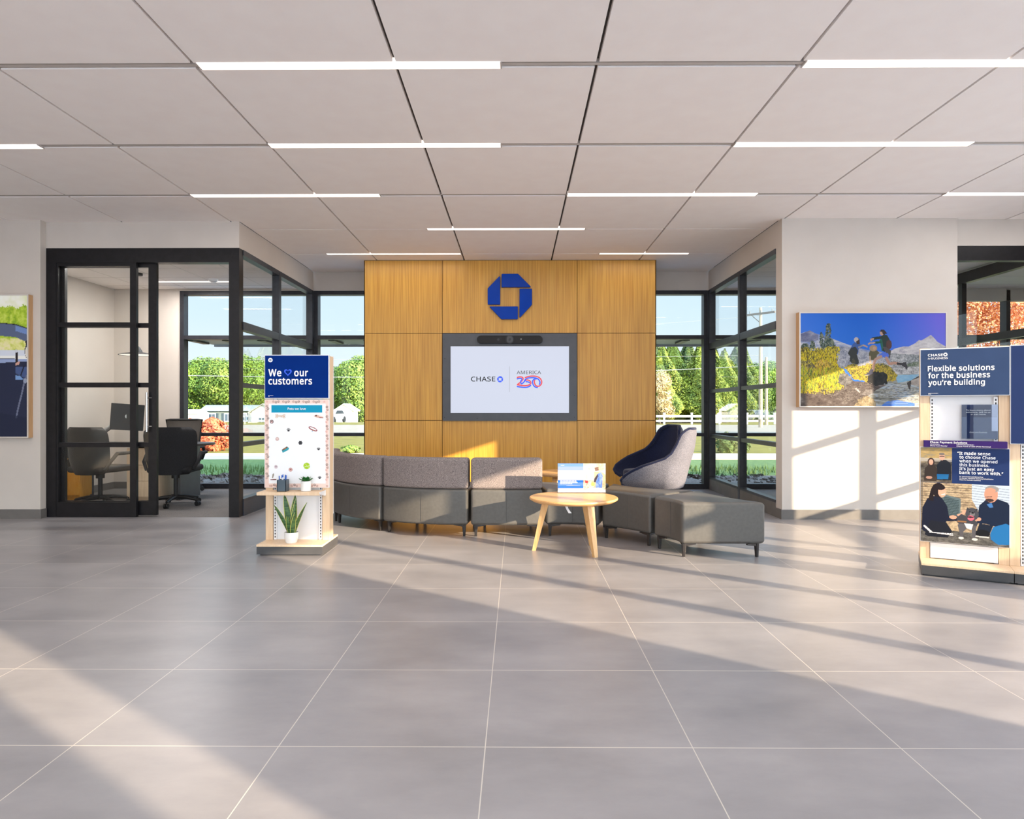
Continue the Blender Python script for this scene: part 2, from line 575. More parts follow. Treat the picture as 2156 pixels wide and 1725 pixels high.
# ------------------------------------------------------------------ writing
# letter shapes: advance width, then outlines as "x y x y ..." in thousandths
GLYPHS = {
    ' ': (209, []),
    '(': (241, ['32 220 33 252 35 285 39 317 45 348 52 379 60 409 71 439 83 468 97 495 113 522 131 548 150 573 217 573 190 534 167 493 148 451 132 407 119 361 111 315 105 268 103 221 104 190 107 159 111 128 116 98 123 68 132 38 142 9 154 -20 167 -48 182 -75 198 -101 216 -127 150 -127 131 -103 113 -77 97 -51 83 -24 71 5 60 34 52 63 45 94 39 125 35 156 33 188']),
    ')': (241, ['209 220 208 188 205 156 202 125 196 94 189 63 180 34 170 5 158 -24 144 -51 128 -77 110 -103 91 -127 25 -127 43 -101 59 -75 73 -48 87 -20 98 9 108 38 117 68 124 98 130 128 134 159 136 190 137 221 136 252 134 283 130 315 124 346 117 376 108 406 98 436 87 465 73 493 59 521 42 547 24 573 91 573 110 548 128 522 144 495 158 468 170 439 180 409 189 379 196 348 202 317 205 285 208 252']),
    ',': (215, ['154 84 149 65 143 45 136 23 111 -42 85 -103 33 -103 49 -38 63 31 73 93 148 93']),
    '-': (258, ['32 184 32 246 226 246 226 184']),
    '.': (215, ['58 43 59 61 64 75 72 85 82 92 94 96 107 97 120 96 132 92 142 85 151 75 156 61 157 43 156 26 151 12 142 2 132 -6 120 -10 107 -11 94 -10 82 -6 72 2 64 12 59 26']),
    '/': (298, ['290 573 77 0 8 0 221 573']),
    'A': (512, ['437 0 368 177 141 177 73 0 0 0 224 575 289 575 512 0', '282 415 274 438 263 473 255 500 247 468 238 438 230 415 165 241 346 241']),
    'B': (521, ['241 573 292 571 336 565 373 555 404 541 428 522 445 497 455 467 459 431 457 409 453 389 446 371 437 354 424 340 409 328 392 317 372 309 350 304 350 300 373 295 395 288 415 279 433 267 448 253 461 236 470 215 476 191 478 163 475 130 467 100 454 74 436 52 413 33 385 19 354 8 318 2 279 0 78 0 78 573', '256 329 300 331 334 339 357 352 372 371 381 394 384 423 380 451 369 474 351 490 324 502 289 509 245 511 150 511 150 329', '150 269 150 61 265 61 311 64 346 74 371 91 388 112 398 138 401 168 399 188 395 205 388 221 377 235 362 247 344 256 321 263 293 267 260 269']),
    'C': (507, ['323 517 294 516 266 510 241 502 217 490 196 474 178 456 162 434 149 410 139 383 131 353 127 321 125 286 126 252 131 220 138 191 147 164 164 132 186 105 213 83 244 68 281 58 322 55 347 56 371 58 394 62 416 66 438 72 460 78 460 15 438 8 416 2 393 -2 369 -6 342 -7 312 -8 270 -6 232 1 197 12 166 28 139 48 115 72 95 99 78 131 65 165 56 203 51 244 49 287 50 319 53 349 59 378 67 406 81 440 99 471 120 499 145 523 174 543 206 559 242 571 281 578 324 581 353 580 381 577 409 572 435 565 460 557 482 547 453 486 435 494 415 501 394 508 372 513 348 516']),
    'D': (585, ['536 292 534 246 528 203 516 165 501 131 481 100 457 74 430 51 399 33 364 18 325 8 283 2 237 0 78 0 78 573 254 573 296 571 335 565 371 555 404 540 434 523 460 501 483 475 502 446 517 413 528 377 534 336', '460 289 459 326 454 359 446 388 435 415 416 444 391 469 361 487 327 500 287 508 244 511 150 511 150 62 228 62 282 65 329 76 369 94 402 119 428 151 446 190 457 236']),
    'E': (446, ['398 0 78 0 78 573 398 573 398 509 150 509 150 330 383 330 383 268 150 268 150 63 398 63']),
    'F': (416, ['150 0 78 0 78 573 398 573 398 509 150 509 150 306 383 306 383 243 150 243']),
    'H': (594, ['516 0 443 0 443 267 150 267 150 0 78 0 78 573 150 573 150 330 443 330 443 573 516 573']),
    'I': (272, ['239 0 32 0 32 42 99 57 99 515 32 531 32 573 239 573 239 531 172 515 172 57 239 42']),
    'L': (420, ['78 0 78 573 150 573 150 64 400 64 400 0']),
    'M': (727, ['330 0 142 502 139 502 142 461 144 407 144 347 144 0 78 0 78 573 184 573 361 103 364 103 544 573 650 573 650 0 578 0 578 352 579 408 581 460 584 501 581 501 390 0']),
    'N': (609, ['532 0 447 0 141 476 138 476 141 432 143 378 144 320 144 0 78 0 78 573 161 573 467 99 470 99 468 137 466 193 464 249 464 573 532 573']),
    'O': (626, ['577 287 576 255 573 224 568 194 561 166 547 132 531 101 510 73 486 49 459 29 428 13 393 1 355 -6 314 -8 271 -6 232 1 196 13 165 29 138 49 114 73 94 101 78 132 65 167 58 195 53 224 50 255 49 288 51 331 56 370 65 408 78 442 94 473 114 500 138 524 166 545 197 561 232 572 271 579 314 581 356 579 393 572 428 561 459 545 486 525 510 501 530 473 547 442 560 408 570 370 576 330', '125 287 126 252 130 220 136 190 145 163 161 131 182 104 207 83 238 67 273 58 314 55 354 58 390 67 420 83 445 104 465 131 481 163 490 190 496 220 500 252 501 287 498 338 490 384 476 423 456 457 431 484 398 503 360 514 314 518 274 515 238 506 207 490 182 469 161 443 145 411 136 384 130 354 126 322']),
    'P': (485, ['229 573 282 570 326 562 363 548 393 528 415 504 431 475 441 442 444 404 443 381 439 358 433 336 423 316 411 296 395 278 375 262 351 249 324 238 292 230 256 225 216 223 150 223 150 0 78 0 78 573', '223 511 150 511 150 285 208 285 242 286 272 290 298 296 320 306 338 318 352 334 362 352 368 375 370 401 366 435 354 462 334 484 306 499 269 508']),
    'R': (499, ['236 573 281 571 320 565 353 555 381 540 404 522 422 500 434 474 442 444 444 410 442 381 437 356 427 334 415 315 401 298 385 285 367 274 349 264 330 257 487 0 403 0 264 237 150 237 150 0 78 0 78 573', '232 510 150 510 150 298 236 298 278 301 312 310 338 325 355 347 366 374 370 407 368 430 363 450 355 467 343 480 328 491 310 500 287 505 261 509']),
    'S': (440, ['403 153 400 121 392 92 378 66 359 44 335 26 307 11 274 1 238 -6 198 -8 177 -8 157 -7 137 -5 118 -2 100 1 83 4 68 9 54 14 41 19 41 88 62 80 86 72 113 65 142 59 171 56 201 55 228 56 252 60 273 66 290 74 305 85 316 98 324 113 329 129 330 147 329 164 325 180 318 194 308 207 295 218 277 230 255 241 228 252 196 265 172 274 151 284 131 294 114 305 98 317 85 330 74 344 65 359 57 375 52 393 49 413 48 435 51 464 58 490 71 513 89 533 110 550 136 563 165 573 197 579 231 581 262 580 290 577 318 572 343 565 367 558 389 549 366 487 346 495 325 502 302 508 278 513 254 516 229 517 207 516 187 513 169 507 155 499 142 489 133 478 126 464 122 450 121 434 122 416 126 400 133 386 143 373 156 362 172 351 193 341 217 330 246 318 278 306 307 293 332 279 353 264 371 247 385 228 395 206 401 181']),
    'T': (446, ['259 0 187 0 187 509 8 509 8 573 437 573 437 509 259 509']),
    'U': (586, ['513 202 511 164 503 128 489 95 470 65 446 40 416 20 389 8 360 -1 327 -6 290 -8 240 -4 196 7 159 25 128 50 104 82 86 118 76 158 72 204 72 573 144 573 144 201 148 158 161 122 182 93 211 72 248 59 294 55 327 57 355 63 379 73 399 88 415 105 427 126 435 149 440 174 442 202 442 573 513 573']),
    'V': (481, ['481 573 277 0 204 0 0 573 75 573 204 205 220 160 231 119 241 80 250 119 262 161 277 207 405 573']),
    'W': (746, ['735 573 583 0 510 0 399 375 389 410 380 443 373 471 370 488 367 471 361 443 352 409 342 373 234 0 161 0 10 573 85 573 174 223 183 186 190 151 196 118 201 87 206 119 213 154 222 191 232 227 333 573 407 573 512 225 523 187 532 151 538 117 544 87 550 129 560 175 572 224 660 573']),
    'a': (450, ['231 437 268 435 299 428 326 418 347 403 368 375 381 338 385 293 385 0 334 0 320 61 317 61 304 46 292 33 279 22 265 13 250 5 234 -1 216 -5 195 -7 172 -8 148 -7 124 -2 103 6 84 16 68 30 55 48 45 68 39 92 37 119 43 159 59 192 87 219 116 234 152 245 194 253 243 257 316 259 316 285 313 317 306 342 293 359 275 371 253 378 227 380 205 379 183 376 163 370 143 363 124 355 106 347 84 400 104 410 126 419 151 426 177 432 204 436', '252 208 204 203 167 195 141 182 124 165 113 144 110 119 112 97 120 79 132 66 148 56 167 51 188 49 223 52 253 62 279 79 299 103 311 134 315 172 315 210']),
    'b': (493, ['139 461 138 410 135 373 139 373 153 390 169 405 189 419 213 429 240 435 272 437 310 434 344 423 374 406 401 381 422 350 437 312 446 267 449 215 448 180 444 147 437 118 427 91 410 61 390 36 365 17 337 3 306 -5 272 -8 240 -6 213 0 189 10 169 24 153 38 139 55 133 55 119 0 68 0 68 609 139 609', '260 379 231 377 207 371 188 361 172 348 159 330 150 308 144 282 140 252 139 217 139 214 140 177 145 144 153 116 165 93 187 69 219 55 261 51 297 55 325 69 348 93 360 117 369 145 374 178 376 216 374 254 369 287 360 315 348 338 325 360 296 374']),
    'c': (385, ['241 -8 204 -5 170 2 139 15 112 34 88 58 69 87 58 114 50 143 46 176 44 213 46 250 51 284 59 315 71 342 90 372 114 396 142 415 174 428 208 435 245 438 267 437 288 435 309 431 328 426 344 421 358 415 337 356 292 370 275 373 259 375 244 376 217 374 193 368 172 358 155 343 141 325 131 303 123 277 119 247 117 213 119 181 123 152 131 126 141 104 155 86 172 71 191 61 214 55 240 53 262 54 283 56 302 60 319 65 336 71 351 78 351 15 336 8 320 3 304 -2 285 -5 264 -7']),
    'd': (493, ['221 -8 182 -5 148 6 118 23 92 48 71 79 56 117 47 162 44 214 47 266 56 311 71 350 93 381 119 406 149 424 183 434 221 438 243 437 262 434 280 429 296 423 310 416 323 407 335 397 345 386 354 374 359 374 356 405 354 438 354 609 425 609 425 0 368 0 358 58 354 58 345 46 335 35 323 24 310 15 296 7 279 1 262 -4 242 -7', '232 51 273 55 305 67 328 88 343 117 352 154 355 200 355 213 354 251 349 284 340 313 329 336 306 360 274 375 231 379 196 374 168 359 146 334 133 309 124 281 119 249 117 213 119 176 124 144 133 116 146 93 168 69 197 55']),
    'e': (452, ['234 438 269 435 301 427 329 414 354 396 374 373 390 346 402 315 409 281 411 244 411 201 117 201 122 157 134 119 154 90 181 69 215 56 254 52 280 53 305 56 327 60 348 66 370 73 392 82 392 20 370 11 349 4 327 -1 304 -5 279 -7 251 -8 212 -5 176 3 143 17 114 36 90 61 70 91 59 117 51 146 46 177 44 212 46 246 50 277 57 306 68 333 86 364 108 390 134 411 164 426 198 435', '233 380 202 377 175 366 154 348 137 323 125 293 119 257 338 257 336 281 333 302 326 322 318 338 306 353 292 364 276 373 256 378']),
    'f': (276, ['266 375 158 375 158 0 87 0 87 375 12 375 12 408 87 432 87 457 89 492 95 522 104 547 116 568 132 585 152 597 174 606 199 612 227 613 244 613 259 612 274 609 310 599 292 544 262 552 228 556 206 553 189 545 175 532 166 513 160 489 158 458 158 430 266 430']),
    'g': (493, ['221 438 248 436 273 431 297 422 319 409 338 393 355 373 359 373 369 430 425 430 425 -7 423 -46 416 -80 404 -109 388 -135 367 -155 341 -172 310 -183 274 -190 233 -192 202 -192 174 -189 147 -186 122 -180 99 -174 78 -165 78 -100 99 -110 123 -118 149 -125 177 -130 206 -133 237 -134 271 -130 300 -119 324 -101 341 -77 352 -48 355 -13 355 4 356 32 358 57 354 57 338 37 320 21 299 8 275 -1 250 -6 221 -8 182 -4 147 7 117 25 91 51 70 83 56 121 47 164 44 214 47 263 56 306 70 344 91 377 117 404 147 423 181 434', '230 379 207 376 187 370 169 359 153 344 140 326 130 303 123 277 119 247 117 213 119 176 124 143 134 115 146 92 169 68 197 54 232 50 253 51 271 53 288 58 303 65 315 74 326 85 336 98 343 113 349 131 353 151 355 173 356 197 356 214 355 251 350 282 343 309 332 331 319 348 302 362 281 371 257 377']),
    'h': (496, ['139 431 138 399 135 370 140 370 149 385 161 397 174 407 188 416 204 424 221 429 238 434 255 436 273 437 306 435 335 430 360 421 382 408 399 391 413 370 423 344 429 314 431 280 431 0 361 0 361 275 358 307 351 333 338 353 319 367 295 376 265 379 235 377 210 370 189 360 173 347 160 329 150 308 144 283 140 254 139 222 139 0 68 0 68 609 139 609']),
    'i': (207, ['139 430 139 0 68 0 68 430', '104 591 115 590 124 586 133 580 140 572 144 560 145 546 144 532 140 521 133 512 124 506 115 502 104 501 93 502 83 506 75 512 68 521 64 532 63 546 64 560 68 572 75 580 83 586 93 590']),
    'j': (207, ['18 -192 -18 -190 -44 -183 -44 -126 -19 -132 9 -134 25 -132 39 -128 51 -120 61 -108 66 -90 68 -67 68 430 139 430 139 -64 137 -90 133 -113 126 -133 116 -151 103 -166 87 -177 67 -186 44 -191', '63 546 64 560 68 572 75 580 83 586 93 590 104 591 115 590 124 586 133 580 140 572 144 560 145 546 144 532 140 521 133 512 124 506 115 502 104 501 93 502 83 506 75 512 68 521 64 532']),
    'k': (428, ['138 291 137 257 135 221 138 221 152 240 172 264 189 285 326 430 409 430 235 246 421 0 336 0 187 200 138 158 138 0 68 0 68 609 138 609']),
    'l': (207, ['139 0 68 0 68 609 139 609']),
    'm': (750, ['540 438 584 434 621 421 649 401 665 379 676 352 683 319 685 280 685 0 615 0 615 277 613 308 606 333 594 353 577 367 555 376 528 379 490 374 460 362 438 342 423 315 414 280 411 237 411 0 342 0 342 277 341 298 337 317 332 333 325 347 315 359 303 367 289 374 272 377 253 379 227 377 204 370 185 360 170 347 158 329 150 308 144 283 140 255 139 223 139 0 68 0 68 430 125 430 136 371 140 371 149 385 160 398 173 409 186 418 201 425 217 431 233 435 249 437 266 438 298 436 325 430 349 420 369 406 386 388 398 366 402 366 418 388 438 406 461 420 486 430 512 436']),
    'n': (496, ['275 438 311 436 343 429 369 417 391 401 409 379 421 352 428 319 431 280 431 0 361 0 361 275 358 307 351 333 338 353 319 367 295 376 265 379 222 374 189 361 166 338 151 308 142 269 139 223 139 0 68 0 68 430 125 430 136 371 140 371 150 385 162 398 175 409 190 418 206 425 222 431 239 435 257 437']),
    'o': (485, ['442 216 440 181 436 150 428 121 417 95 404 71 388 51 369 33 348 18 324 7 299 -1 271 -6 241 -8 214 -6 188 -1 163 7 140 18 119 33 100 51 84 71 70 95 59 121 51 150 46 181 44 216 46 250 50 282 58 310 68 336 87 367 110 392 137 412 169 426 204 435 244 438 281 435 316 426 347 412 374 392 398 367 417 336 428 310 436 282 440 250', '117 216 119 184 123 154 130 128 141 105 155 86 172 71 192 59 216 53 243 51 270 53 294 59 314 71 331 86 345 105 356 128 363 154 367 184 369 216 367 248 363 277 355 303 345 325 331 344 314 359 294 370 270 376 242 379 202 374 171 359 147 335 134 311 124 284 119 252']),
    'p': (493, ['273 438 310 434 344 424 374 407 401 383 422 351 437 313 446 268 449 216 448 181 444 148 437 119 427 93 410 62 390 37 365 17 337 3 306 -5 272 -8 251 -7 231 -4 213 1 197 7 182 15 170 24 158 33 148 44 139 55 134 55 137 20 139 -16 139 -192 68 -192 68 430 126 430 136 371 139 371 148 383 158 394 170 405 182 414 197 422 213 429 231 434 251 437', '260 379 233 377 210 371 190 362 174 349 161 333 152 313 145 289 141 261 139 229 139 216 140 182 144 152 150 126 159 103 172 85 188 70 208 59 233 53 261 51 286 53 308 60 326 72 341 88 354 108 364 131 371 157 375 186 376 217 374 252 369 283 360 310 348 334 325 359 296 374']),
    'r': (331, ['269 438 295 437 319 433 310 368 287 372 264 374 248 373 232 369 217 363 202 355 189 346 176 334 166 321 156 305 149 289 143 270 140 251 139 229 139 0 68 0 68 430 126 430 134 351 137 351 147 367 158 381 170 395 183 407 198 418 214 426 231 433 249 437']),
    's': (384, ['348 119 346 92 339 69 327 49 311 32 292 18 268 6 241 -2 210 -6 176 -8 148 -7 122 -5 99 -1 78 5 59 11 42 19 42 83 60 75 81 67 104 60 128 54 153 50 178 49 211 51 236 57 256 66 269 79 277 94 280 112 279 123 276 132 271 141 264 150 253 158 239 167 222 176 200 185 174 196 148 206 124 217 103 228 84 239 69 252 57 266 48 283 43 302 41 324 46 358 61 386 85 408 109 421 137 430 168 436 202 438 228 437 252 434 275 430 298 424 319 417 339 409 315 353 297 360 278 366 258 372 238 377 218 379 197 380 171 379 149 374 131 366 118 356 111 343 108 328 109 317 113 307 119 298 127 290 139 282 154 274 172 266 193 256 219 246 245 236 268 226 289 215 306 203 321 191 333 176 341 159 346 140']),
    't': (289, ['212 50 245 53 272 59 272 5 263 1 253 -2 240 -4 200 -8 178 -7 157 -3 138 4 120 13 104 27 91 44 82 66 76 93 74 125 74 375 13 375 13 409 75 437 103 528 144 528 144 430 269 430 269 375 144 375 144 127 146 103 153 83 163 69 177 58 193 52']),
    'u': (496, ['427 430 427 0 370 0 359 57 356 57 346 43 334 31 321 20 306 11 290 4 273 -1 256 -5 238 -7 220 -8 187 -6 159 -1 134 8 112 21 95 38 81 59 71 85 65 114 63 148 63 430 135 430 135 153 137 122 145 96 158 76 176 62 200 53 230 51 260 53 285 59 306 69 323 82 336 100 345 121 352 146 356 175 357 206 357 430']),
    'v': (407, ['163 0 0 430 75 430 167 176 180 137 193 96 201 63 204 63 214 96 227 138 241 176 332 430 407 430 244 0']),
    'w': (630, ['346 243 336 276 328 308 321 335 316 357 313 357 308 335 302 307 294 275 284 242 207 1 127 1 9 431 82 431 141 201 153 154 163 109 169 73 172 73 178 97 185 128 193 160 201 188 277 431 354 431 428 188 440 149 451 109 457 74 460 74 466 108 477 153 489 201 549 431 621 431 502 1 419 1']),
    'x': (424, ['170 220 22 430 102 430 213 268 322 430 402 430 253 220 410 0 330 0 213 172 94 0 14 0']),
    'y': (409, ['1 430 76 430 169 185 184 144 196 105 205 68 209 68 224 121 245 186 333 430 409 430 224 -59 213 -85 201 -108 188 -130 173 -148 157 -164 138 -176 117 -185 94 -191 67 -192 34 -190 9 -186 9 -130 30 -133 56 -135 72 -134 86 -131 99 -126 110 -118 121 -110 130 -99 138 -87 145 -73 152 -59 174 -2']),
    '’': (140, ['131 564 125 545 119 524 112 503 88 437 62 376 10 376 21 424 32 476 42 527 50 573 125 573']),
    '“': (288, ['278 573 263 507 249 438 238 376 162 376 156 385 162 404 168 424 175 445 200 511 226 573', '130 573 115 507 100 438 90 376 14 376 10 385 15 404 21 424 28 445 53 511 79 573']),
    '”': (288, ['278 564 273 545 267 524 260 503 235 437 209 376 156 376 172 441 186 510 197 573 273 573', '130 564 125 545 119 524 111 503 87 437 61 376 10 376 21 424 32 476 41 527 49 573 124 573'])}

def text_obj(items, mats, parent, y, name='lettering'):
    """items: (string, x, z, size, bold, align, width, material index, slant); each line one flat mesh facing -y.
    width > 0 scales the letters sideways, width < 0 makes the line exactly -width long"""
    mats = mats if isinstance(mats, (list, tuple)) else [mats]
    for it in items:
        st, x, z, size, bold, align, xs, mi = it[:8]
        slant = it[8] if len(it) > 8 else 0
        size = size * 1.2
        grow = .023 if bold >= .018 else (.012 if bold >= .01 else 0)
        cu = bpy.data.curves.new('txt', 'CURVE')
        cu.dimensions = '2D'
        cu.fill_mode = 'BOTH'
        pen = 0
        for ch in st:
            adv, outl = GLYPHS[ch]
            for sp in outl:
                v = [int(q) / 1000 for q in sp.split()]
                pt = cu.splines.new('POLY')
                pt.points.add(len(v) // 2 - 1)
                for k in range(len(v) // 2):
                    pt.points[k].co = (pen + v[2 * k] + slant * v[2 * k + 1], v[2 * k + 1], 0, 1)
                pt.use_cyclic_u = True
            pen += adv / 1000 + grow * 1.5
        o = bpy.data.objects.new('txt', cu)
        col.objects.link(o)
        C.view_layer.update()
        m0 = bpy.data.meshes.new_from_object(o.evaluated_get(C.evaluated_depsgraph_get()))
        bpy.data.objects.remove(o)
        bpy.data.curves.remove(cu)
        bm = bmesh.new()
        for k in range(6 if grow else 1):
            m1 = m0.copy()
            m1.transform(Matrix.Translation((grow * math.cos(k * PI / 3), grow * math.sin(k * PI / 3), k * .0001)))
            bm.from_mesh(m1)
            bpy.data.meshes.remove(m1)
        bpy.data.meshes.remove(m0)
        xa = [v.co.x for v in bm.verts]
        lo, hi = min(xa), max(xa)
        kx = size * xs if xs > 0 else -xs / (hi - lo)
        off = -lo * kx if align == 'LEFT' else -(lo + hi) / 2 * kx
        for v in bm.verts:
            v.co = (x + off + v.co.x * kx, y - v.co.z, z + v.co.y * size)
        me = bpy.data.meshes.new(name)
        bm.to_mesh(me)
        bm.free()
        me.materials.append(mats[mi])
        o = bpy.data.objects.new(name, me)
        col.objects.link(o)
        o.parent = parent

def small_print(parent, material, x, z, lengths, hh, gap, y):
    """lines of print too small to read: broken thin dashes"""
    rr = random.Random(int(abs(x * 1e4)) + len(lengths))
    for i, L in enumerate(lengths):
        m = MB()
        a = 0
        while a < L:
            w_ = min(rr.uniform(1.2, 4.5) * hh, L - a)
            m.box(x + a, x + a + w_, y - .0002, y, z - i * gap, z - i * gap + hh)
            a += w_ + hh * .7
        m.build('small_print', material, parent, wn=False)

OCT = [[(692, 92), (698, 88), (865, 88), (997, 222), (995, 228), (692, 228)],
       [(880, 243), (1006, 243), (1010, 248), (1010, 410), (885, 545), (878, 540)],
       [(862, 556), (858, 562), (690, 562), (567, 434), (569, 428), (862, 428)],
       [(548, 408), (547, 240), (670, 112), (678, 118), (678, 408)]]
def emblem(cx, cz, w, y0, y1, mi, mb=None, bev=0):
    """the four-piece octagon, w wide"""
    k = w / 463.0
    mb = mb or MB()
    for P in OCT:
        mb.prism([(cx + (a - 778) * k, cz - (b - 325) * k) for a, b in P], y0, y1, 'y', bev=bev, mi=mi)
    return mb

def ribbon(mb, pts, wd, y, mi=0, n=14):
    """flat stroke through points (x,z), smoothed"""
    P = [Vector(p) for p in pts]
    out = []
    for i in range(len(P) - 1):
        p0 = P[max(i - 1, 0)]; p1 = P[i]; p2 = P[i + 1]; p3 = P[min(i + 2, len(P) - 1)]
        for k in range(n):
            t = k / n
            out.append(.5 * ((2 * p1) + (p2 - p0) * t + (2 * p0 - 5 * p1 + 4 * p2 - p3) * t * t + (3 * p1 - p0 - 3 * p2 + p3) * t ** 3))
    out.append(P[-1])
    a = []; b = []
    for i, p in enumerate(out):
        d = (out[min(i + 1, len(out) - 1)] - out[max(i - 1, 0)])
        d = d.normalized() if d.length else Vector((1, 0))
        nrm = Vector((-d.y, d.x)) * wd / 2
        a.append((p.x + nrm.x, y, p.y + nrm.y)); b.append((p.x - nrm.x, y, p.y - nrm.y))
    mb.grid([a, b], mi)
    return mb

# ================================================================== THE ROOM
CZ = CAMZ + 2.09          # ceiling
XL, XR = -3.09, 2.90      # alcove sides
YB = 10.2                 # window wall
YF = 7.47                 # office fronts
OZ = 3.03                 # office ceilings
XW = 6.6                  # sunny side window wall

m = MB()
m.box(-8.6, XW + .1, -5.2, YF, -.12, 0)
m.box(XL, XR, YF, YB + .1, -.12, 0)
struct(m.build('floor', TILE), 'grey porcelain tile floor in large squares with pale grout', 'floor')
m = MB()
m.box(-6.3, XL, YF, YB + .1, -.12, -.002)
m.box(XR, 9.0, YF, YB + .1, -.12, -.002)
struct(m.build('floor', CARPET), 'grey carpet on the floor of the glazed offices', 'floor')

# ceiling panels with slots between
m = MB()
rows = [5.317 + 1.238 * k for k in range(-9, 5)]
cols_ = [-.736 + 1.222 * k for k in range(-8, 8)]
m.box(-8.6, XW + .1, -5.2, YF + .02, CZ + .03, CZ + .2, mi=1)
m.box(XL, XR, YF + .02, YB + .1, CZ + .03, CZ + .2, mi=1)
def panel(x0, x1, y0, y1):
    g = .010
    if x1 - x0 > .03 and y1 - y0 > .03:
        m.box(x0 + g, x1 - g, y0, y1, CZ, CZ + .03)
SLOT = {5.317: .034, 6.555: .034}
def half(y):
    return .034 if -6 < y < 7 else .010
xe = [-8.6] + [c for c in cols_ if -8.6 < c < XW] + [XW + .1]
ye = [-5.2] + [r for r in rows if -5.2 < r < YF] + [YF]
for i in range(len(xe) - 1):
    for j in range(len(ye) - 1):
        panel(xe[i], xe[i + 1], ye[j] + half(ye[j]), ye[j + 1] - (half(ye[j + 1]) if j < len(ye) - 2 else 0))
xa = [XL] + [c for c in cols_ if XL + .2 < c < XR - .2] + [XR]
ya = [YF] + [r for r in rows if YF < r < YB] + [YB]
for i in range(len(xa) - 1):
    for j in range(len(ya) - 1):
        panel(xa[i], xa[i + 1], ya[j] + (half(ya[j]) if j else 0), ya[j + 1] - .010)
# pale bar along the middle of each wide slot
for r in rows:
    if -5 < r < 7:
        m.box(-8.6, XW + .1, r - .014, r + .014, CZ + .004, CZ + .03, mi=2)
struct(m.build('ceiling', [CEIL, CEILDARK, CEILBAR]), 'white square ceiling panels with thin dark joints', 'ceiling')
m = MB()
m.box(-6.3, XL - .08, YF + .12, YB, OZ, OZ + .1)
for k in range(5):
    m.box(-6.3, XL - .08, YF + .6 + k * .61, YF + .606 + k * .61, OZ - .001, OZ, mi=1)
for k in range(6):
    m.box(-6.2 + k * .61, -6.194 + k * .61, YF + .12, YB, OZ - .001, OZ, mi=1)
m.box(XR + .08, 9.0, YF + .12, YB, OZ, OZ + .1)
for k in range(5):
    m.box(XR + .08, 9.0, YF + .6 + k * .61, YF + .606 + k * .61, OZ - .001, OZ, mi=1)
struct(m.build('ceiling', [CEIL, CEILBAR]), 'white tiled ceiling inside the glazed offices', 'ceiling')

# walls
m = MB()
m.box(-8.6, -5.25, 7.38, 7.6, 0, CZ)
struct(m.build('wall_front', WALL), 'white wall left of the sliding glass office door', 'wall')
m = MB()
m.box(-8.7, -8.6, -5.2, 7.6, 0, CZ)
struct(m.build('wall_left', WALL))
m = MB()
m.box(XR, 4.81, 7.38, 7.55, 0, CZ)
struct(m.build('wall_right', WALL), 'white wall behind the mountain picture', 'wall')
m = MB()
m.box(-5.25, XL, YF, YF + .12, 3.0, CZ)
m.box(XL - .08, XL, YF + .12, YB, 3.0, CZ)
struct(m.build('trim_1', WALL), 'white header above the left glass office front', 'wall')
m = MB()
m.box(XR, XR + .08, 7.55, YB, 3.0, CZ)
m.box(4.81, XW + .1, 7.43, 7.55, 3.0, CZ)
m.box(6.45, XW + .1, 7.43, 7.55, 0, 3.0)
struct(m.build('trim_2', WALL), 'white header above the right glass partition', 'wall')
m = MB()
m.box(-6.3, -5.11, YB, YB + .2, 0, CZ + .2)          # solid part of the office back wall
m.box(-5.11, 9.0, YB, YB + .2, 3.0, CZ + .2)
struct(m.build('wall_back', WALL), 'white back wall above and beside the tall windows', 'wall')
m = MB()
m.box(-6.3, -6.13, YF, YB, 0, CZ)
struct(m.build('wall_left', WALL), 'cream side wall inside the left office', 'wall')
m = MB()
m.box(-8.6, XL - .08, YF + .12, YB + .2, OZ + .1, CZ + .2)
m.box(XR + .08, 9.0, 7.55, YB + .2, OZ + .1, CZ + .2)
struct(m.build('ceiling', CEILDARK))

# the sunny side: window wall with mullions, to the right of and behind the camera
m = MB()
WZ = CZ
m.box(XW, XW + .1, -5.2, -3.75, 0, WZ)
m.box(XW, XW + .1, -3.34, -.97, 0, WZ)
m.box(XW, XW + .1, -3.75, -3.34, 3.1, WZ)
for a, b, h in ((-.97, 2.05, 2.75), (2.05, 4.29, 2.95), (4.29, 5.30, 2.63), (5.30, 6.4, 2.12)):  # unseen head heights; last one lowered to keep sun off the mountain picture
    m.box(XW, XW + .1, a, b, h, WZ)
m.box(XW, XW + .1, 6.4, 7.5, 0, WZ)
m.box(XW, XW + .1, 1.74, 2.05, 0, 2.8)
m.box(XW, XW + .1, 4.29, 4.66, 0, 2.95)
struct(m.build('wall_east', WALL))
m = MB()
for yw in (-.02, 1.0, 3.1, 5.30):
    m.box(XW - .02, XW + .11, yw - .03, yw + .03, 0, 2.95)
for a, b, zz in ((4.66, 6.4, (1.08, 1.87)), (1.0, 1.74, (1.93,)), (2.05, 4.29, (1.08, 1.87))):
    for z in zz:
        m.box(XW, XW + .1, a, b, z - .035, z + .035)
m.box(XW, XW + .1, -.97, 6.4, 0, .1)
struct(m.build('window_9', MULL))
# unseen rear storefront behind the camera, opened wide to let sky light in
m = MB()
m.box(-8.6, XW + .1, -5.3, -5.2, 2.9, CZ)
for k in range(11):
    x = -8.6 + k * 1.52
    m.box(x - .03, x + .03, -5.3, -5.15, 0, 2.9)
m.box(-8.6, XW + .1, -5.3, -5.2, 0, .1)
struct(m.build('window_10', MULL))

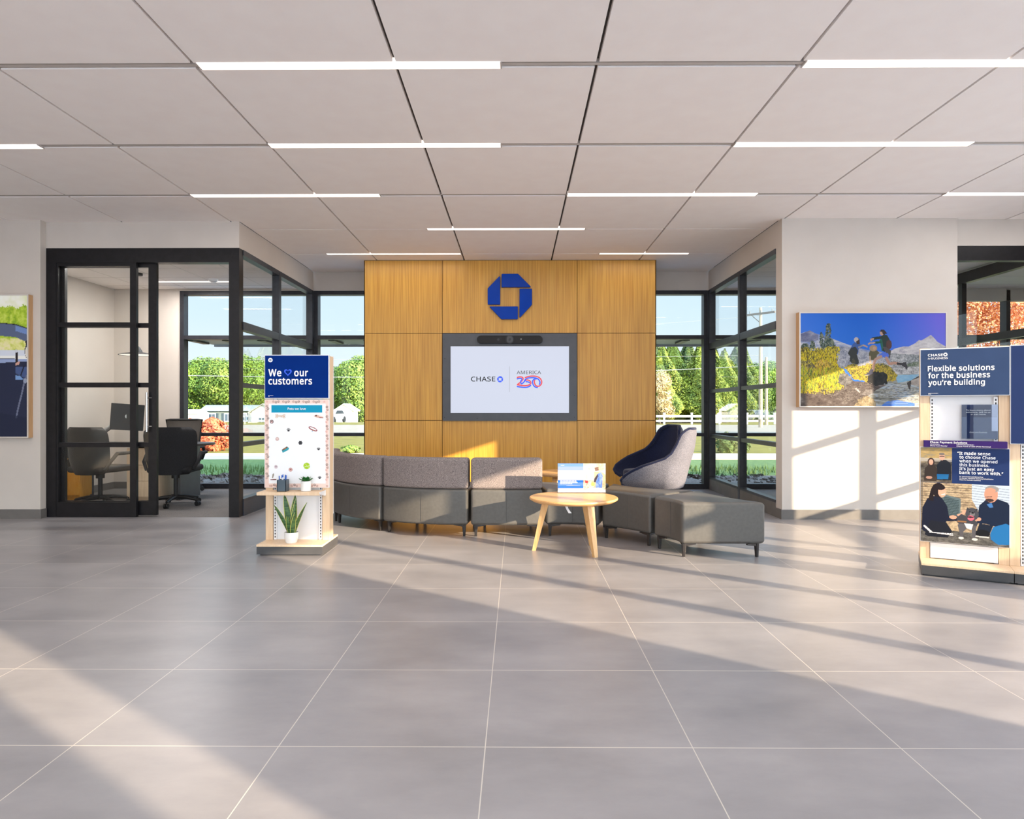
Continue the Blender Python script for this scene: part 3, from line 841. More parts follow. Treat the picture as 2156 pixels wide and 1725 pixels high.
# baseboards
m = MB(); m.box(-8.6, -5.25, 7.365, 7.38, 0, .1); m.box(-5.2495, -5.235, 7.366, 7.46, 0, .0995)
struct(m.build('baseboard_left', BASEB), 'dark grey baseboard on the left wall', 'baseboard')
m = MB(); m.box(XR - .012, 4.81, 7.366, 7.38, 0, .105); m.box(XR - .012, XR - .0005, 7.381, 7.55, 0, .1045)
struct(m.build('baseboard_right', BASEB), 'grey baseboard under the mountain picture wall', 'baseboard')
m = MB(); m.box(-6.12, -5.12, YB - .015, YB, 0, .1); m.box(-6.13, -6.115, YF + .2, YB, 0, .1)
struct(m.build('baseboard_back', BASEB))

# exterior windows along the back
def back_window(n, x0, x1, label, posts=()):
    f = MB()
    y0, y1 = YB - .02, YB + .12
    for z0, z1 in ((.0, .075), (.795, .845), (2.265, 2.325), (2.94, 3.0)):
        f.box(x0 + .001, x1 - .001, y0 + .0015, y1 - .0015, z0 + .0005, z1 - .0005)
    for px in (x0 + .025, x1 - .025) + tuple(posts):
        f.box(px - .03, px + .03, y0, y1, 0, 3.0)
    o = f.build('window_%d' % n, MULLD)
    struct(o, label, 'window')
    g = MB()
    g.box(x0, x1, YB + .055, YB + .06, .05, 2.96)
    g.build('pane', GLASS, o)
back_window(1, -5.11, -3.11, 'tall dark-framed window of the left office looking onto trees')
back_window(2, -3.07, -1.9, 'tall dark-framed window between left office and wooden wall')
back_window(3, 1.7, 2.88, 'tall dark-framed window between wooden wall and right office')
back_window(11, 5.95, 8.9, 'window of the far right office onto orange trees', (7.4,))
back_window(4, 2.92, 5.9, 'tall dark-framed window inside the right glazed office', (4.4,))

# glass partitions along the alcove sides
def partition(n, xc, ys, label, side, basemat):
    f = MB()
    h = .045
    y0, y1 = ys[0], ys[-1]
    f.box(xc - h, xc + h, y0, y1, 2.94, 3.0)
    f.box(xc - h, xc + h, y0, y1, .0, .16, mi=1)
    f.box(xc - h, xc + h, y0, y1, .16, .19)
    f.box(xc - h, xc + h, y0, y1, 2.10, 2.19)
    for z in (.805, 1.475):
        f.box(xc - h * .8, xc + h * .8, y0, y1, z - .025, z + .025)
    for y in ys[1:]:
        f.box(xc - h - .002, xc + h + .002, y - .035, y + .035, .0, 2.999)
    o = f.build('window_%d' % n, [MULL, basemat])
    struct(o, label, 'glass partition')
    g = MB()
    g.box(xc - .005, xc + .005, y0, y1, .17, 2.95)
    g.build('pane', GLASS, o)
    return o
BASEN = mat('dark partition base', srgb(44, 50, 62), rough=.35)
partition(5, XL - .035, (YF + .1, 8.74, YB - .05), 'glass partition with grey bars between left office and lounge', -1, BASEN)
partition(6, XR + .035, (7.55, 8.78, YB - .05), 'glass partition with grey bars right of the lounge chairs', 1, BASEB)

# left office front: fixed leaf, sliding leaf, posts
f = MB()
f.box(-5.25, XL, YF, YF + .11, 2.84, 3.0)
f.box(-5.25, -5.14, YF, YF + .11, 0, 2.84)
f.box(XL - .115, XL, YF, YF + .11, 0, 2.84)
o = f.build('door_frame', BLACKM)
struct(o, 'black metal frame around the sliding glass office door', 'door frame')
HZ = (.805, 1.475, 2.147)
def leaf(n, x0, x1, y, label, stile, base, handle=False, lo=0, left=.055):
    f = MB()
    f.box(x0, x0 + left, y, y + .045, lo, 2.85)
    f.box(x1 - stile, x1, y, y + .045, lo, 2.85)
    f.box(x0 + left, x1 - stile, y + .0005, y + .0445, lo, base)
    f.box(x0 + left, x1 - stile, y + .0005, y + .0445, 2.80, 2.85)
    for z in HZ:
        f.box(x0 + left, x1 - stile, y + .004, y + .041, z - .026, z + .026)
    o = f.build('door_%d' % n, BLACKM)
    struct(o, label, 'door')
    g = MB()
    g.box(x0 + .02, x1 - .02, y + .019, y + .026, base - .02, 2.82)
    g.build('pane', GLASS, o)
    if handle:
        hm = MB()
        hx = x1 - .085
        hm.tube([(hx, y - .045, .95), (hx, y - .045, 1.39)], .011, 10)
        for z in (1.01, 1.33):
            hm.tube([(hx, y - .045, z), (hx + .03, y, z)], .008, 8)
        hm.build('handle', CHROME, o)
leaf(1, X(108, 7.48), X(284, 7.48), 7.475, 'fixed black-framed glass leaf beside the sliding office door', .07, .165)
leaf(2, X(119, 7.56), X(329, 7.56), 7.535, 'black-framed sliding glass door with vertical bar handle', .09, .17, True, lo=.012, left=.085)

# feature wall of veneer panels
m = MB()
WY = 9.4
m.box(-2.13, 1.938, WY + .012, WY + .45, 0, CZ, mi=1)
vx = [-2.136, -1.041, .843, 1.944]
vz = [0, 1.047, 2.268, CZ - .004]
for i in range(3):
    for j in range(3):
        if i == 1 and j == 1:
            continue
        m.box(vx[i] + (.004 if i else 0), vx[i + 1] - (.004 if i < 2 else 0), WY, WY + .012, vz[j] + .004, vz[j + 1] - .004)
m.box(-2.136, -2.125, WY, WY + .45, 0, CZ - .004)
m.box(1.933, 1.944, WY, WY + .45, 0, CZ - .004)
struct(m.build('wall_center', [WOOD, WOODGAP]), 'honey oak veneer wall of nine panels with television and emblem', 'wall')

# right office front glimpsed at the frame edge
f = MB()
f.box(4.81, 6.45, YF - .03, YF + .06, 2.84, 3.0)
f.box(4.81, 4.84, YF - .03, YF + .06, 0, 2.84)
o = f.build('window_7', BLACKM)
struct(o, 'dark-framed glass office front behind the navy display stands', 'glass partition')
g = MB(); g.box(4.83, 6.45, YF, YF + .008, .02, 2.86); g.build('pane', GLASS, o)
f = MB()
px = 5.9
f.box(px - .04, px + .04, YF + .1, YB, 2.86, 3.0)
f.box(px - .04, px + .04, YF + .1, YB, 2.05, 2.14)
f.box(px - .04, px + .04, YF + .1, YB, 0, .16)
for y in (8.95,):
    f.box(px - .03, px + .03, y - .035, y + .035, 0, 2.9)
o = f.build('window_8', BLACKM)
struct(o, 'dark inner glass partition seen through the right office front', 'glass partition')
m = MB()
m.box(8.9, 9.0, YF + .1, YB + .1, 0, CZ)
m.box(5.9, 9.0, YB - .02, YB + .1, 2.84, 3.0)
m.box(XW + .1, 9.0, YF - .1, YF + .1, 0, CZ)
struct(m.build('wall_back', WALL), 'cream far wall of the far right office beside orange trees', 'wall')

# ================================================================== CEILING LAMPS
def lamp(x0, x1, y, label, w=.082, z=CZ, pw=1):
    t = thing('ceiling_light', label, 'ceiling light', ((x0 + x1) / 2, y, z), 0, 'linear ceiling lights')
    L = (x1 - x0) / 2
    b = MB()
    b.box(-L, L, -w / 2, w / 2, -.004, .026)
    b.build('diffuser', LAMPM, t)
    for s in (-1, 1):
        c = MB()
        c.box(s * (L + .004) - .004, s * (L + .004) + .004, -w / 2, w / 2, -.005, .026)
        c.build('end_cap', CEILBAR, t)
    ld = bpy.data.lights.new('lamp_light', 'AREA')
    ld.shape = 'RECTANGLE'
    ld.size = 2 * L
    ld.size_y = w
    ld.energy = LAMP_W * (2 * L / 1.83) * pw
    ld.color = (1, .95, .91)
    lo = bpy.data.objects.new('lamp_light', ld)
    lo.location = (0, 0, -.012)
    col.objects.link(lo)
    lo.parent = t
    return t
h = 2.09
lamp(-.935 * h, -.061 * h, 5.317, 'long ceiling light over the open floor, in front and left of the emblem')
lamp(.822 * h, 1.709 * h, 5.317, 'long ceiling light over the open floor, toward the mountain picture')
lamp(-2.70 * h, -1.81 * h, 5.317, 'ceiling light over the open floor, toward the car interior picture')
lamp(-1.518 * h, -.639 * h, 6.555, 'second-row ceiling light left of the emblem')
lamp(.236 * h, 1.114 * h, 6.555, 'second-row ceiling light right of the emblem')
lamp(1.985 * h, 2.86 * h, 6.555, 'second-row ceiling light, nearest the navy display stands')
lamp(-.495 * h, .376 * h, 7.79, 'third-row ceiling light centred before the emblem', .07)
lamp(-1.22 * h, -.36 * h, 9.03, 'ceiling light grazing the top of the wooden wall, left end', .06, CZ, .45)
lamp(.53 * h, 1.10 * h, 9.03, 'ceiling light grazing the top of the wooden wall, right end', .06, CZ, .45)
lamp(X(192, 8.37), X(400, 8.37), 8.37, 'nearer ceiling light inside the left office', .06, OZ, 5.5)
lamp(X(330, 9.6), X(500, 9.6), 9.6, 'farther ceiling light inside the left office near its window', .06, OZ, 5.5)
lamp(3.6, 5.0, 8.6, 'ceiling light inside the right office', .06, OZ, 1.5)
for yy in (4.079, 2.841, 1.603, .365, -.873, -2.111, -3.349):  # added rows, mostly out of view, kept for the light they give
    for k in range(3):
        xx = -5.6 + k * 3.67 + (1.2 if int(yy * 10) % 2 else 0)
        lamp(xx, xx + 1.83, yy, 'added linear ceiling light over the front of the hall', .082)

# ================================================================== TELEVISION, CAMERA BAR, EMBLEM
tv = thing('television', 'wall television in grey metal bezel showing logos on white', 'television', (X(1073, 9.38), WY - .0225, Z(794, 9.38)))
def TX(zx):     # zoomed photo units to television units
    return (zx - 778) * .197 / FOC * 9.38
def TZ(zy):
    return -(zy - 1186) * .197 / FOC * 9.38
b = MB()
x0, x1, z0, z1 = TX(62), TX(1496), TZ(1652), TZ(718)
sx0, sx1, sz0, sz1 = TX(147), TX(1412), TZ(1568), TZ(855)
b.box(x0, sx0, -.004, .02, z0, z1); b.box(sx1, x1, -.004, .02, z0, z1)
b.box(sx0, sx1, -.004, .02, z0, sz0); b.box(sx0, sx1, -.004, .02, sz1, z1)
b.build('bezel', mat('grey bezel metal', srgb(68, 70, 76), srgb(74, 76, 82), rough=.4), tv)
b = MB(); b.box(sx0, sx1, .004, .016, sz0, sz1); b.build('screen', SCREENM, tv)
for a, c in ((78, 780), (86, 987), (84, 1245), (82, 1615), (432, 1627), (1118, 1620), (1470, 1613), (1470, 1380), (1472, 1025)):
    sc = MB()
    sc.tube([(TX(a), -.0065, TZ(c)), (TX(a), -.004, TZ(c))], .0065, 8)
    sc.build('screw', BLKPL, tv)
EM = lambda n, c, k: mat(n, c, rough=.5, emit=(c, k))
INK_D = EM('screen dark ink', srgb(26, 29, 36), .2)
INK_B = EM('screen blue ink', srgb(50, 86, 220), .6)
INK_R = EM('screen red ink', srgb(206, 66, 74), .6)
text_obj([('CHASE', TX(365), TZ(1230), .0935, .012, 'LEFT', -.339, 0)], [INK_D], tv, .0025)
text_obj([('AMERICA', TX(984), TZ(1153), .070, .004, 'CENTER', -.339, 0)], [INK_D], tv, .0025, 'heading')
b = emblem(TX(676), TZ(1208), 64 * .197 / FOC * 9.38, .0015, .003, 0)
b.build('small_emblem', INK_B, tv)
b = MB(); b.box(TX(776), TX(780), .0015, .003, TZ(1345), TZ(1070)); b.build('divider', EM('screen grey ink', srgb(150, 154, 164), .5), tv)
rb = MB()
wd = 13.5 * .197 / FOC * 9.38
def st(pts, mi, dy=0, w=wd):
    ribbon(rb, [(TX(a), TZ(c)) for a, c in pts], w, .0022 - dy, mi)
st([(855, 1190), (880, 1183), (905, 1184), (922, 1196), (915, 1218), (890, 1243), (866, 1262), (880, 1270), (930, 1276), (975, 1272), (1003, 1255), (1000, 1232), (975, 1216), (945, 1220)], 0)
st([(855, 1205), (882, 1198), (904, 1201), (908, 1216), (895, 1232), (905, 1256), (928, 1240), (948, 1215)], 1, .0002)
st([(855, 1285), (900, 1292), (950, 1295), (985, 1286), (1006, 1270)], 1, .0001)
st([(855, 1266), (900, 1272), (940, 1278), (985, 1270)], 0, .0003)
st([(940, 1192), (975, 1180), (1020, 1174), (1065, 1178), (1100, 1195), (1120, 1228), (1115, 1262), (1090, 1282), (1062, 1278), (1046, 1255), (1042, 1228), (1050, 1212)], 0, .0001)
st([(938, 1222), (960, 1200), (1000, 1192), (1050, 1193), (1085, 1208), (1102, 1238), (1096, 1268)], 1, .0002)
st([(1080, 1296), (1050, 1290), (1028, 1262), (1024, 1228), (1040, 1208), (1070, 1202)], 1, .0003)
st([(950, 1235), (975, 1236), (995, 1248)], 1, .0002)
rb.build('numerals', [INK_R, INK_B], tv, smooth=0, fix=False)

vb = thing('video_bar', 'black camera sound bar mounted on top of the television', 'camera', (TX(780) + tv.location.x, WY - .027, TZ(787) + tv.location.z))
def vb_w(a):
    return a * .197 / FOC * 9.38
pts = []
Lb, rb_ = vb_w(350), vb_w(42)
for k in range(9):
    an = -PI / 2 + PI * k / 8
    pts.append((Lb - rb_ + rb_ * math.cos(an), rb_ * math.sin(an)))
for k in range(9):
    an = PI / 2 + PI * k / 8
    pts.append((-Lb + rb_ + rb_ * math.cos(an), rb_ * math.sin(an)))
b = MB(); b.prism(pts, -.05, 0, 'y', bev=.006); b.build('body', mat('black grille', srgb(20, 20, 22), srgb(30, 30, 32), rough=.7, noise=300), vb)
def disc(mb, cx, cz, r, y0, y1, n=24, mi=0):
    mb.prism([(cx + r * math.cos(2 * PI * k / n), cz + r * math.sin(2 * PI * k / n)) for k in range(n)], y0, y1, 'y', mi=mi)
b = MB(); disc(b, 0, 0, vb_w(44), -.062, -.02); disc(b, 0, 0, vb_w(34), -.066, -.05, mi=1); disc(b, 0, 0, vb_w(14), -.070, -.05, mi=0)
b.build('lens', [BLKPL, mat('lens ring', srgb(52, 52, 56), rough=.2)], vb)
b = MB(); disc(b, vb_w(120), vb_w(4), vb_w(5), -.053, -.03, 10); b.build('indicator', mat('indicator white', srgb(230, 230, 230), rough=.4, emit=(srgb(230, 230, 230), .5)), vb)
b = MB(); disc(b, vb_w(-122), 0, vb_w(13), -.053, -.03, 14); b.build('sensor', mat('sensor grey', srgb(40, 40, 44), rough=.4), vb)

em = thing('wall_emblem', 'glossy blue four-piece octagon emblem on the wooden wall', 'emblem', (X(1073.3, 9.36), WY - .002, Z(624, 9.36)))
BLUEG = mat('glossy blue acrylic', srgb(0, 60, 166), srgb(0, 63, 171), rough=.25, spec=.12)
k = 93.5 / FOC * 9.36 / 463
for P in OCT:
    b = MB()
    b.prism([((a - 778) * k, -(c - 325) * k) for a, c in P], -.045, 0, 'y', bev=.006, seg=3)
    b.build('segment', BLUEG, em)

# ================================================================== CURVED SOFAS AND BENCHES
def arc(p, q, sag, n=10):
    """points from p to q bulging to the left of p->q by sag"""
    p = Vector(p); q = Vector(q); d = q - p; L = d.length
    nrm = Vector((-d.y, d.x)) / L
    out = []
    for i in range(n + 1):
        t = i / n
        out.append(p + d * t + nrm * sag * 4 * t * (1 - t))
    return out
def leg(parent, x, y, a):
    """angled bracket leg; a = way the bracket arm points"""
    b = MB()
    M = Matrix.Translation((x, y, 0)) @ Matrix.Rotation(a, 4, 'Z')
    b.prism([(-.011, .0), (.009, 0), (.018, .090), (.10, .102), (.10, .112), (-.018, .112)], -.011, .011, 'y', bev=.003, M=M)
    b.prism([(-.011, .0), (.009, 0), (.018, .090), (.10, .102), (.10, .112), (-.018, .112)], -.011, .011, 'y', bev=.003, M=M @ Matrix.Rotation(PI / 2, 4, 'Z'))
    b.build('leg', DARKLEG, parent)
def sofa(A, B, Cc, D, so, si, label, name, cat, group, back=True):
    """A,B: the two outer corners (left to right seen from camera), D,Cc inner corners behind A and B"""
    cx = (A[0] + B[0] + Cc[0] + D[0]) / 4; cy = (A[1] + B[1] + Cc[1] + D[1]) / 4
    t = thing(name, label, cat, (cx, cy, 0), 0, group)
    L = lambda p: Vector((p[0] - cx, p[1] - cy))
    # pull the ends in a touch so neighbours stand apart
    g = .008
    def pull(p, q):
        p, q = L(p), L(q); d = (q - p).normalized() * g
        return p + d, q - d
    a, b_ = pull(A, B); d_, c_ = pull(D, Cc)
    out = arc(a, b_, -so)            # toward the camera
    inn = arc(c_, d_, si)            # far edge, right to left
    poly = [(p.x, p.y) for p in out + inn]
    m = MB()
    m.prism(poly, .11, .45, 'z', bev=.028, seg=3)
    m.build('base', LEATHER, t, smooth=.9)
    mid = out[5]
    sm = MB()
    nrm = (out[6] - out[4]).normalized(); n2 = Vector((nrm.y, -nrm.x))
    p = mid + n2 * .0005
    sm.box(p.x - .0015, p.x + .0015, p.y - .002, p.y + .002, .14, .425)
    sm.build('seam', LEATHERSEAM, t)
    if back:
        th = .15
        o2 = []
        inn2 = [Vector((p.x, p.y)) for p in inn[::-1]]
        for p, q in zip(out, inn2):
            o2.append(p + (q - p).normalized() * th)
        pl = [(p.x, p.y) for p in out + o2[::-1]]
        m = MB()
        m.prism(pl, .449, .742, 'z', bev=.03, seg=3)
        m.build('backrest', TWEED, t, smooth=.9)
    for p, q, r_ in ((a, b_, d_), (b_, a, c_), (c_, d_, b_), (d_, c_, a)):
        u = (q - p).normalized(); w = (r_ - p).normalized()
        pos = p + (u + w) * .045
        ang = math.atan2(u.y, u.x)
        if u.cross(w) < 0:
            ang = math.atan2(w.y, w.x)
        leg(t, pos.x, pos.y, ang)
    return t
G1 = 'curved sofas with tweed backs'
G2 = 'backless leather benches'
sofa((-2.24, 7.98), (-1.965, 7.155), (-1.39, 7.53), (-1.55, 7.95), .06, .04, 'curved grey sofa unit at the far left end, nearest the window', 'sofa', 'sofa', G1)
sofa((-1.955, 7.135), (-1.33, 6.575), (-1.0, 7.17), (-1.39, 7.515), .075, .04, 'curved grey sofa unit just right of the pet board stand', 'sofa', 'sofa', G1)
sofa((-1.322, 6.57), (-.452, 6.325), (-.385, 7.0), (-1.0, 7.165), .075, .04, 'curved grey sofa unit in the middle, before the left half of the wooden wall', 'sofa', 'sofa', G1)
sofa((-.444, 6.325), (.252, 6.33), (.195, 7.0), (-.38, 7.0), .02, .0, 'grey sofa unit with tweed back just left of the coffee table', 'sofa', 'sofa', G1)
sofa((.268, 6.365), (.778, 6.295), (.955, 6.90), (.20, 7.02), -.03, .06, 'grey leather bench directly behind the coffee table', 'bench', 'bench', G2, False)
sofa((.79, 6.29), (1.165, 5.865), (1.672, 6.29), (.975, 6.885), -.035, .15, 'grey leather bench in the middle of the three, right of the coffee table', 'bench', 'bench', G2, False)
sofa((1.178, 5.835), (1.336, 5.446), (2.018, 5.446), (1.69, 6.275), -.035, .07, 'grey leather bench at the open end, nearest the navy stands', 'bench', 'bench', G2, False)

# ================================================================== COFFEE TABLES
def coffee_table(loc, rz, label, tagged=False):
    t = thing('coffee_table', label, 'table', loc, rz, 'round oak coffee tables')
    m = MB()
    m.lathe([(.30, .418), (.345, .424), (.372, .440), (.375, .448), (.372, .457), (.366, .460), (0.001, .460)], n=64)
    m.build('tabletop', OAK, t)
    m = MB(); m.lathe([(.20, .405), (.20, .419)], n=24); m.build('mount_plate', BLKPL, t)
    foot = [(-.335, .02), (.155, -.25), (.18, .222)]
    for fx, fy in foot:
        d = Vector((fx, fy)); top = d * .70
        u = Vector((-d.y, d.x)).normalized(); dn = d.normalized()
        rows = []
        for z, c, w, dep in ((0, d, .017, .016), (.20, d * .85 + top * .15 * 0 + (top - d) * .0, .026, .022), (.42, top, .036, .030)):
            if z == .20:
                c = d + (top - d) * (.20 / .42)
            rows.append([(c.x + (u.x * a * w + dn.x * bb * dep), c.y + (u.y * a * w + dn.y * bb * dep), z) for a, bb in ((-1, -1), (1, -1), (1, 1), (-1, 1))])
        m = MB()
        vr = m.grid(rows, closed=True)
        m.bm.faces.new(vr[0][::-1]); m.bm.faces.new(vr[-1])
        m.build('leg', OAKLEG, t, smooth=.3)
    if tagged:
        m = MB()
        m.grid([[(-.09, -.16, .418), (-.07, -.16, .418)], [(-.075, -.165, .38), (-.055, -.165, .38)], [(-.055, -.17, .345), (-.03, -.17, .345)]])
        m.build('care_tag', WHITEP, t, smooth=0)
    return t
coffee_table((.482, 5.72, 0), 0, 'round oak coffee table in front of the benches with sign on it', True)
coffee_table((.60, 8.0, 0), 1.0, 'round oak side table behind the sofa, half hidden by the sign')

# printed table sign in an acrylic holder
sg = thing('table_sign', 'clear acrylic sign holder with blue and photo print on coffee table', 'sign', (.575, 5.965, .460))
sw, sh = .217, .266
b = MB(); b.box(-sw, sw, -.003, -.001, .004, sh)
b.box(-sw, sw, -.003, .045, 0, .004)
b.build('holder', glass('acrylic', (.97, .98, .98, 1)), sg)
cv = Canvas(200, 230, 1800, 1240, 210, 130, 5)
cv.put(np.ones((cv.h, cv.w), bool), (236, 238, 250))
lf = cv.gx < 1050
cv.put(lf & (cv.gy < 470), (158, 186, 250))
cv.put(lf & (cv.gy < 335), (122, 172, 250))
cv.put(lf & (cv.gy > 470) & (cv.gy < 815), (224, 228, 246))
cv.put(lf & (cv.gy >= 815) & (cv.gy < 890), (24, 112, 232))
cv.put(lf & (cv.gy >= 890) & (cv.gy < 1095), (92, 144, 244))
cv.put(lf & (cv.gy >= 1010) & (cv.gy < 1095), (52, 124, 244))
cv.put(lf & (cv.gy >= 1095) & (cv.gy < 1150), (190, 200, 248))
cv.poly([(300, 600), (420, 540), (560, 500), (760, 560), (1000, 680), (300, 690)], (240, 242, 250))
cv.poly([(480, 1000), (560, 980), (960, 1000), (940, 1012), (480, 1012)], (150, 176, 248))
rt = (cv.gx >= 1050) & (cv.gy < 1150)
cv.mottle(rt, [(236, 206, 182), (244, 234, 224), (252, 246, 240), (246, 226, 200)], 260, 200)
cv.mottle(rt & (cv.gy > 820), [(120, 96, 84), (214, 186, 160), (250, 240, 232), (176, 160, 140)], 90, 60)
cv.poly([(1420, 520), (1640, 520), (1800, 620), (1790, 1050), (1420, 1060)], (222, 178, 136), .6)
cv.mottle(cv.inside([(1500, 620), (1640, 520), (1700, 660), (1680, 1080), (1460, 1085), (1480, 760)]), [(70, 110, 210), (120, 160, 240), (170, 196, 248)], 60, 80)
cv.mottle(cv.inside([(1430, 380), (1560, 350), (1580, 470), (1450, 500)]), [(120, 90, 80), (170, 140, 130)], 40, 40)
cv.ell(1610, 410, 50, 62, (238, 220, 190))
cv.poly([(1420, 760), (1530, 600), (1550, 660), (1460, 890), (1400, 880)], (70, 62, 80))
cv.ell(1370, 950, 60, 70, (222, 226, 120))
cv.poly([(1105, 820), (1215, 830), (1200, 930), (1120, 910)], (206, 70, 76))
cv.poly([(1180, 1120), (1250, 1060), (1690, 1090), (1700, 1170), (1080, 1170)], (246, 248, 246))
cv.a *= .74
cv.build('print', -sw + .006, sw - .006, .006, sh - .004, -.0035, PRINT, sg)
S = lambda zx: (zx - 1000) / 800 * sw
T = lambda zy: sh * (1240 - zy) / 1010
text_obj([('extra fees', S(520), T(785), .026, .02, 'LEFT', -.085, 0)], [WHITEINK], sg, -.0042)
small_print(sg, WHITEINK, S(300), T(850), (.145, .155, .105), .006, .012, -.0038)
small_print(sg, WHITEINK, S(320), T(310), (.03,), .004, .012, -.0038)

# ================================================================== LOUNGE CHAIRS
def lounge_chair(loc, rz, label):
    t = thing('lounge_chair', label, 'armchair', loc, rz, 'high back lounge chairs')
    # rim profile (front edge of the shell at each height) and rear profile
    zs = [.36, .40, .44, .49, .54, .59, .64, .68, .73, .78, .83, .88, .92, .95, .975, .99]
    rim = np.interp(zs, [.36, .42, .50, .567, .617, .666, .70, .755, .84, .918, .96, .985, .995], [.30, .37, .30, .18, .06, -.09, -.15, -.185, -.225, -.25, -.28, -.31, -.335])
    rear = np.interp(zs, [.36, .40, .60, .80, .95, .99], [-.235, -.25, -.30, -.355, -.375, -.37])
    wid = np.interp(zs, [.36, .42, .50, .60, .70, .80, .90, .96, .99], [.27, .34, .365, .36, .315, .255, .22, .19, .13])
    N = 22
    def U(x_f, x_b, w, z, inset):
        pts = []
        x_f = x_f; w = w - inset; x_b = x_b + inset
        cx = min(x_f, x_b + .30)
        for k in range(N + 1):
            s = k / N
            if True:
                a = -PI / 2 + PI * s          # -90..90 measured at the back
                ex = 2.4
                ca, sa = math.cos(a), math.sin(a)
                bx = cx - (cx - x_b) * abs(ca) ** (2 / ex)
                by = w * math.copysign(abs(sa) ** (2 / ex), sa)
            # stretch the two ends forward to the rim
            e_ = max(0, (abs(s - .5) - .36) / .14)
            bx = bx + (x_f - cx) * min(1, e_)
            pts.append(Vector((bx, by, z)))
        return pts
    outer = [U(rim[i], rear[i], wid[i], zs[i], 0) for i in range(len(zs))]
    inner = [U(rim[i], rear[i], wid[i], zs[i], .035) for i in range(len(zs))]
    m = MB()
    m.grid(outer)
    # bottom of the shell
    bot = [[Vector((p.x * .8, p.y * .55, .335)) for p in outer[0]], outer[0]]
    m.grid(bot)
    m.bm.faces.new([m.bm.verts.new(p) for p in bot[0]])
    m.build('shell', TWEEDB, t, smooth=1.2)
    m = MB()
    m.grid(inner[::-1])
    m.build('lining', NAVYF, t, smooth=1.2)
    m = MB()
    left = [p[0] for p in outer]; leftin = [p[0] for p in inner]
    right = [p[-1] for p in outer]; rightin = [p[-1] for p in inner]
    path = [((a + b) / 2) for a, b in zip(left, leftin)] + [((a + b) / 2) for a, b in zip(outer[-1], inner[-1])][1:-1] + [((a + b) / 2) for a, b in zip(right[::-1], rightin[::-1])]
    m.tube(path, .021, 8)
    m.build('piping', NAVYF, t, smooth=1.5)
    # seat cushion, rounded nose forward
    m = MB()
    pl = []
    for k in range(24):
        a = 2 * PI * k / 24
        ca, sa = math.cos(a), math.sin(a)
        pl.append((.085 + .285 * math.copysign(abs(ca) ** .8, ca), .275 * math.copysign(abs(sa) ** .8, sa)))
    m.prism(pl, .355, .455, 'z', bev=.035, seg=4, ang=.6)
    m.build('seat_cushion', NAVYF, t, smooth=1.2)
    m = MB()
    m.box(-.16, .2, -.035, .035, .325, .35)
    m.build('under_frame', BLKPL, t)
    for sx in (-1, 1):
        for sy in (-1, 1):
            m = MB()
            m.tube([(.02 + sx * .14, sy * .14, .35), (.02 + sx * .27, sy * .27, 0)], [.012, .008], 8)
            m.build('leg', BLKPL, t)
    return t
lounge_chair((1.70, 8.42, 0), R(207), 'navy-lined lounge chair beside the wooden wall, showing its dark inside')
lounge_chair((1.58, 7.38, 0), R(155), 'grey tweed lounge chair right behind the benches, showing its outer shell')

# ================================================================== DISPLAY STANDS
def stand(loc, rz, label, kind):
    t = thing('display_stand', label, 'display stand', loc, rz)
    w = .272
    m = MB(); m.box(-.27, .27, -.235, .235, .012, .075); m.box(-.25, .25, -.21, .21, 0, .012); m.build('plinth', CHAR, t)
    m = MB(); m.box(-.272, .272, -.237, .237, .075, .092, bev=.002); m.build('plinth_top', MAPLE, t)
    for s in (-1, 1):
        m = MB(); m.box(min(s * w, s * (w - .062)), max(s * w, s * (w - .062)), -.03, .085, .092, 1.655, bev=.002); m.build('post', MAPLE, t)
        m = MB()
        xx = s * (w - .078)
        m.box(xx - .012, xx + .012, -.022, .0, .094, 1.29)
        for k in range(46):
            m.box(xx - .004, xx + .004, -.0226, -.0219, .11 + k * .0256, .125 + k * .0256, mi=1)
        m.build('slotted_rail', [WHITEP, BLKPL], t)
    m = MB(); m.box(-w + .06, w - .06, .0, .012, .092, 1.655); m.build('back_panel', WHITEP, t)
    m = MB(); m.box(-w, w, .085, .10, .30, 1.66); m.build('rear_panel', WHITEP, t)
    return t, w

PS = thing  # alias kept short
# --- the pet board stand on the left
t, w = stand((-1.862, 5.735, 0), 0, 'tall maple display stand with blue header and white pet board', 0)
hz0, hz1 = 1.292, 1.663
m = MB(); m.box(-w - .002, w + .002, -.052, -.03, hz0, hz1, bev=.002)
o = m.build('header_sign', WHITEP, t)
m = MB(); m.box(-w + .004, w - .004, -.0545, -.052, hz0 + .006, hz1 - .006); m.build('print', NAVY, o)
# header photo units: x 128..630, y 97..437 of the enlarged photo
HX = lambda a: (a - 379) / 251 * w
HZf = lambda c: hz1 - (c - 97) / 340 * (hz1 - hz0)
text_obj([('We', HX(158), HZf(262), .083, .024, 'LEFT', -.1105, 0), ('our', HX(360), HZf(262), .083, .024, 'LEFT', -.119, 0),
          ('customers', HX(158), HZf(326), .083, .024, 'LEFT', -.371, 0)], [WHITEINK], o, -.0562)
small_print(o, WHITEINK, HX(158), HZf(415), (.042, .012), .0028, .0065, -.0558)
hb = MB()
def heart(k, dz=0):
    return [(HX(311) + k * 16 * math.sin(a) ** 3, -.0562, HZf(232) + dz + k * (13 * math.cos(a) - 5 * math.cos(2 * a) - 2 * math.cos(3 * a) - math.cos(4 * a))) for a in [2 * PI * q / 40 for q in range(40)]]
hb.grid([heart(.00205), heart(.00128, -.0004)], closed=True)
hb.build('heart', BLUEINK, o, smooth=0, fix=False)
lb = MB()
disc(lb, HX(174), HZf(138), .0185, -.0565, -.0545)
emblem(HX(174), HZf(138), .017, -.0570, -.0560, 1, lb)
lb.build('badge', [WHITEINK, NAVY], o, smooth=0)
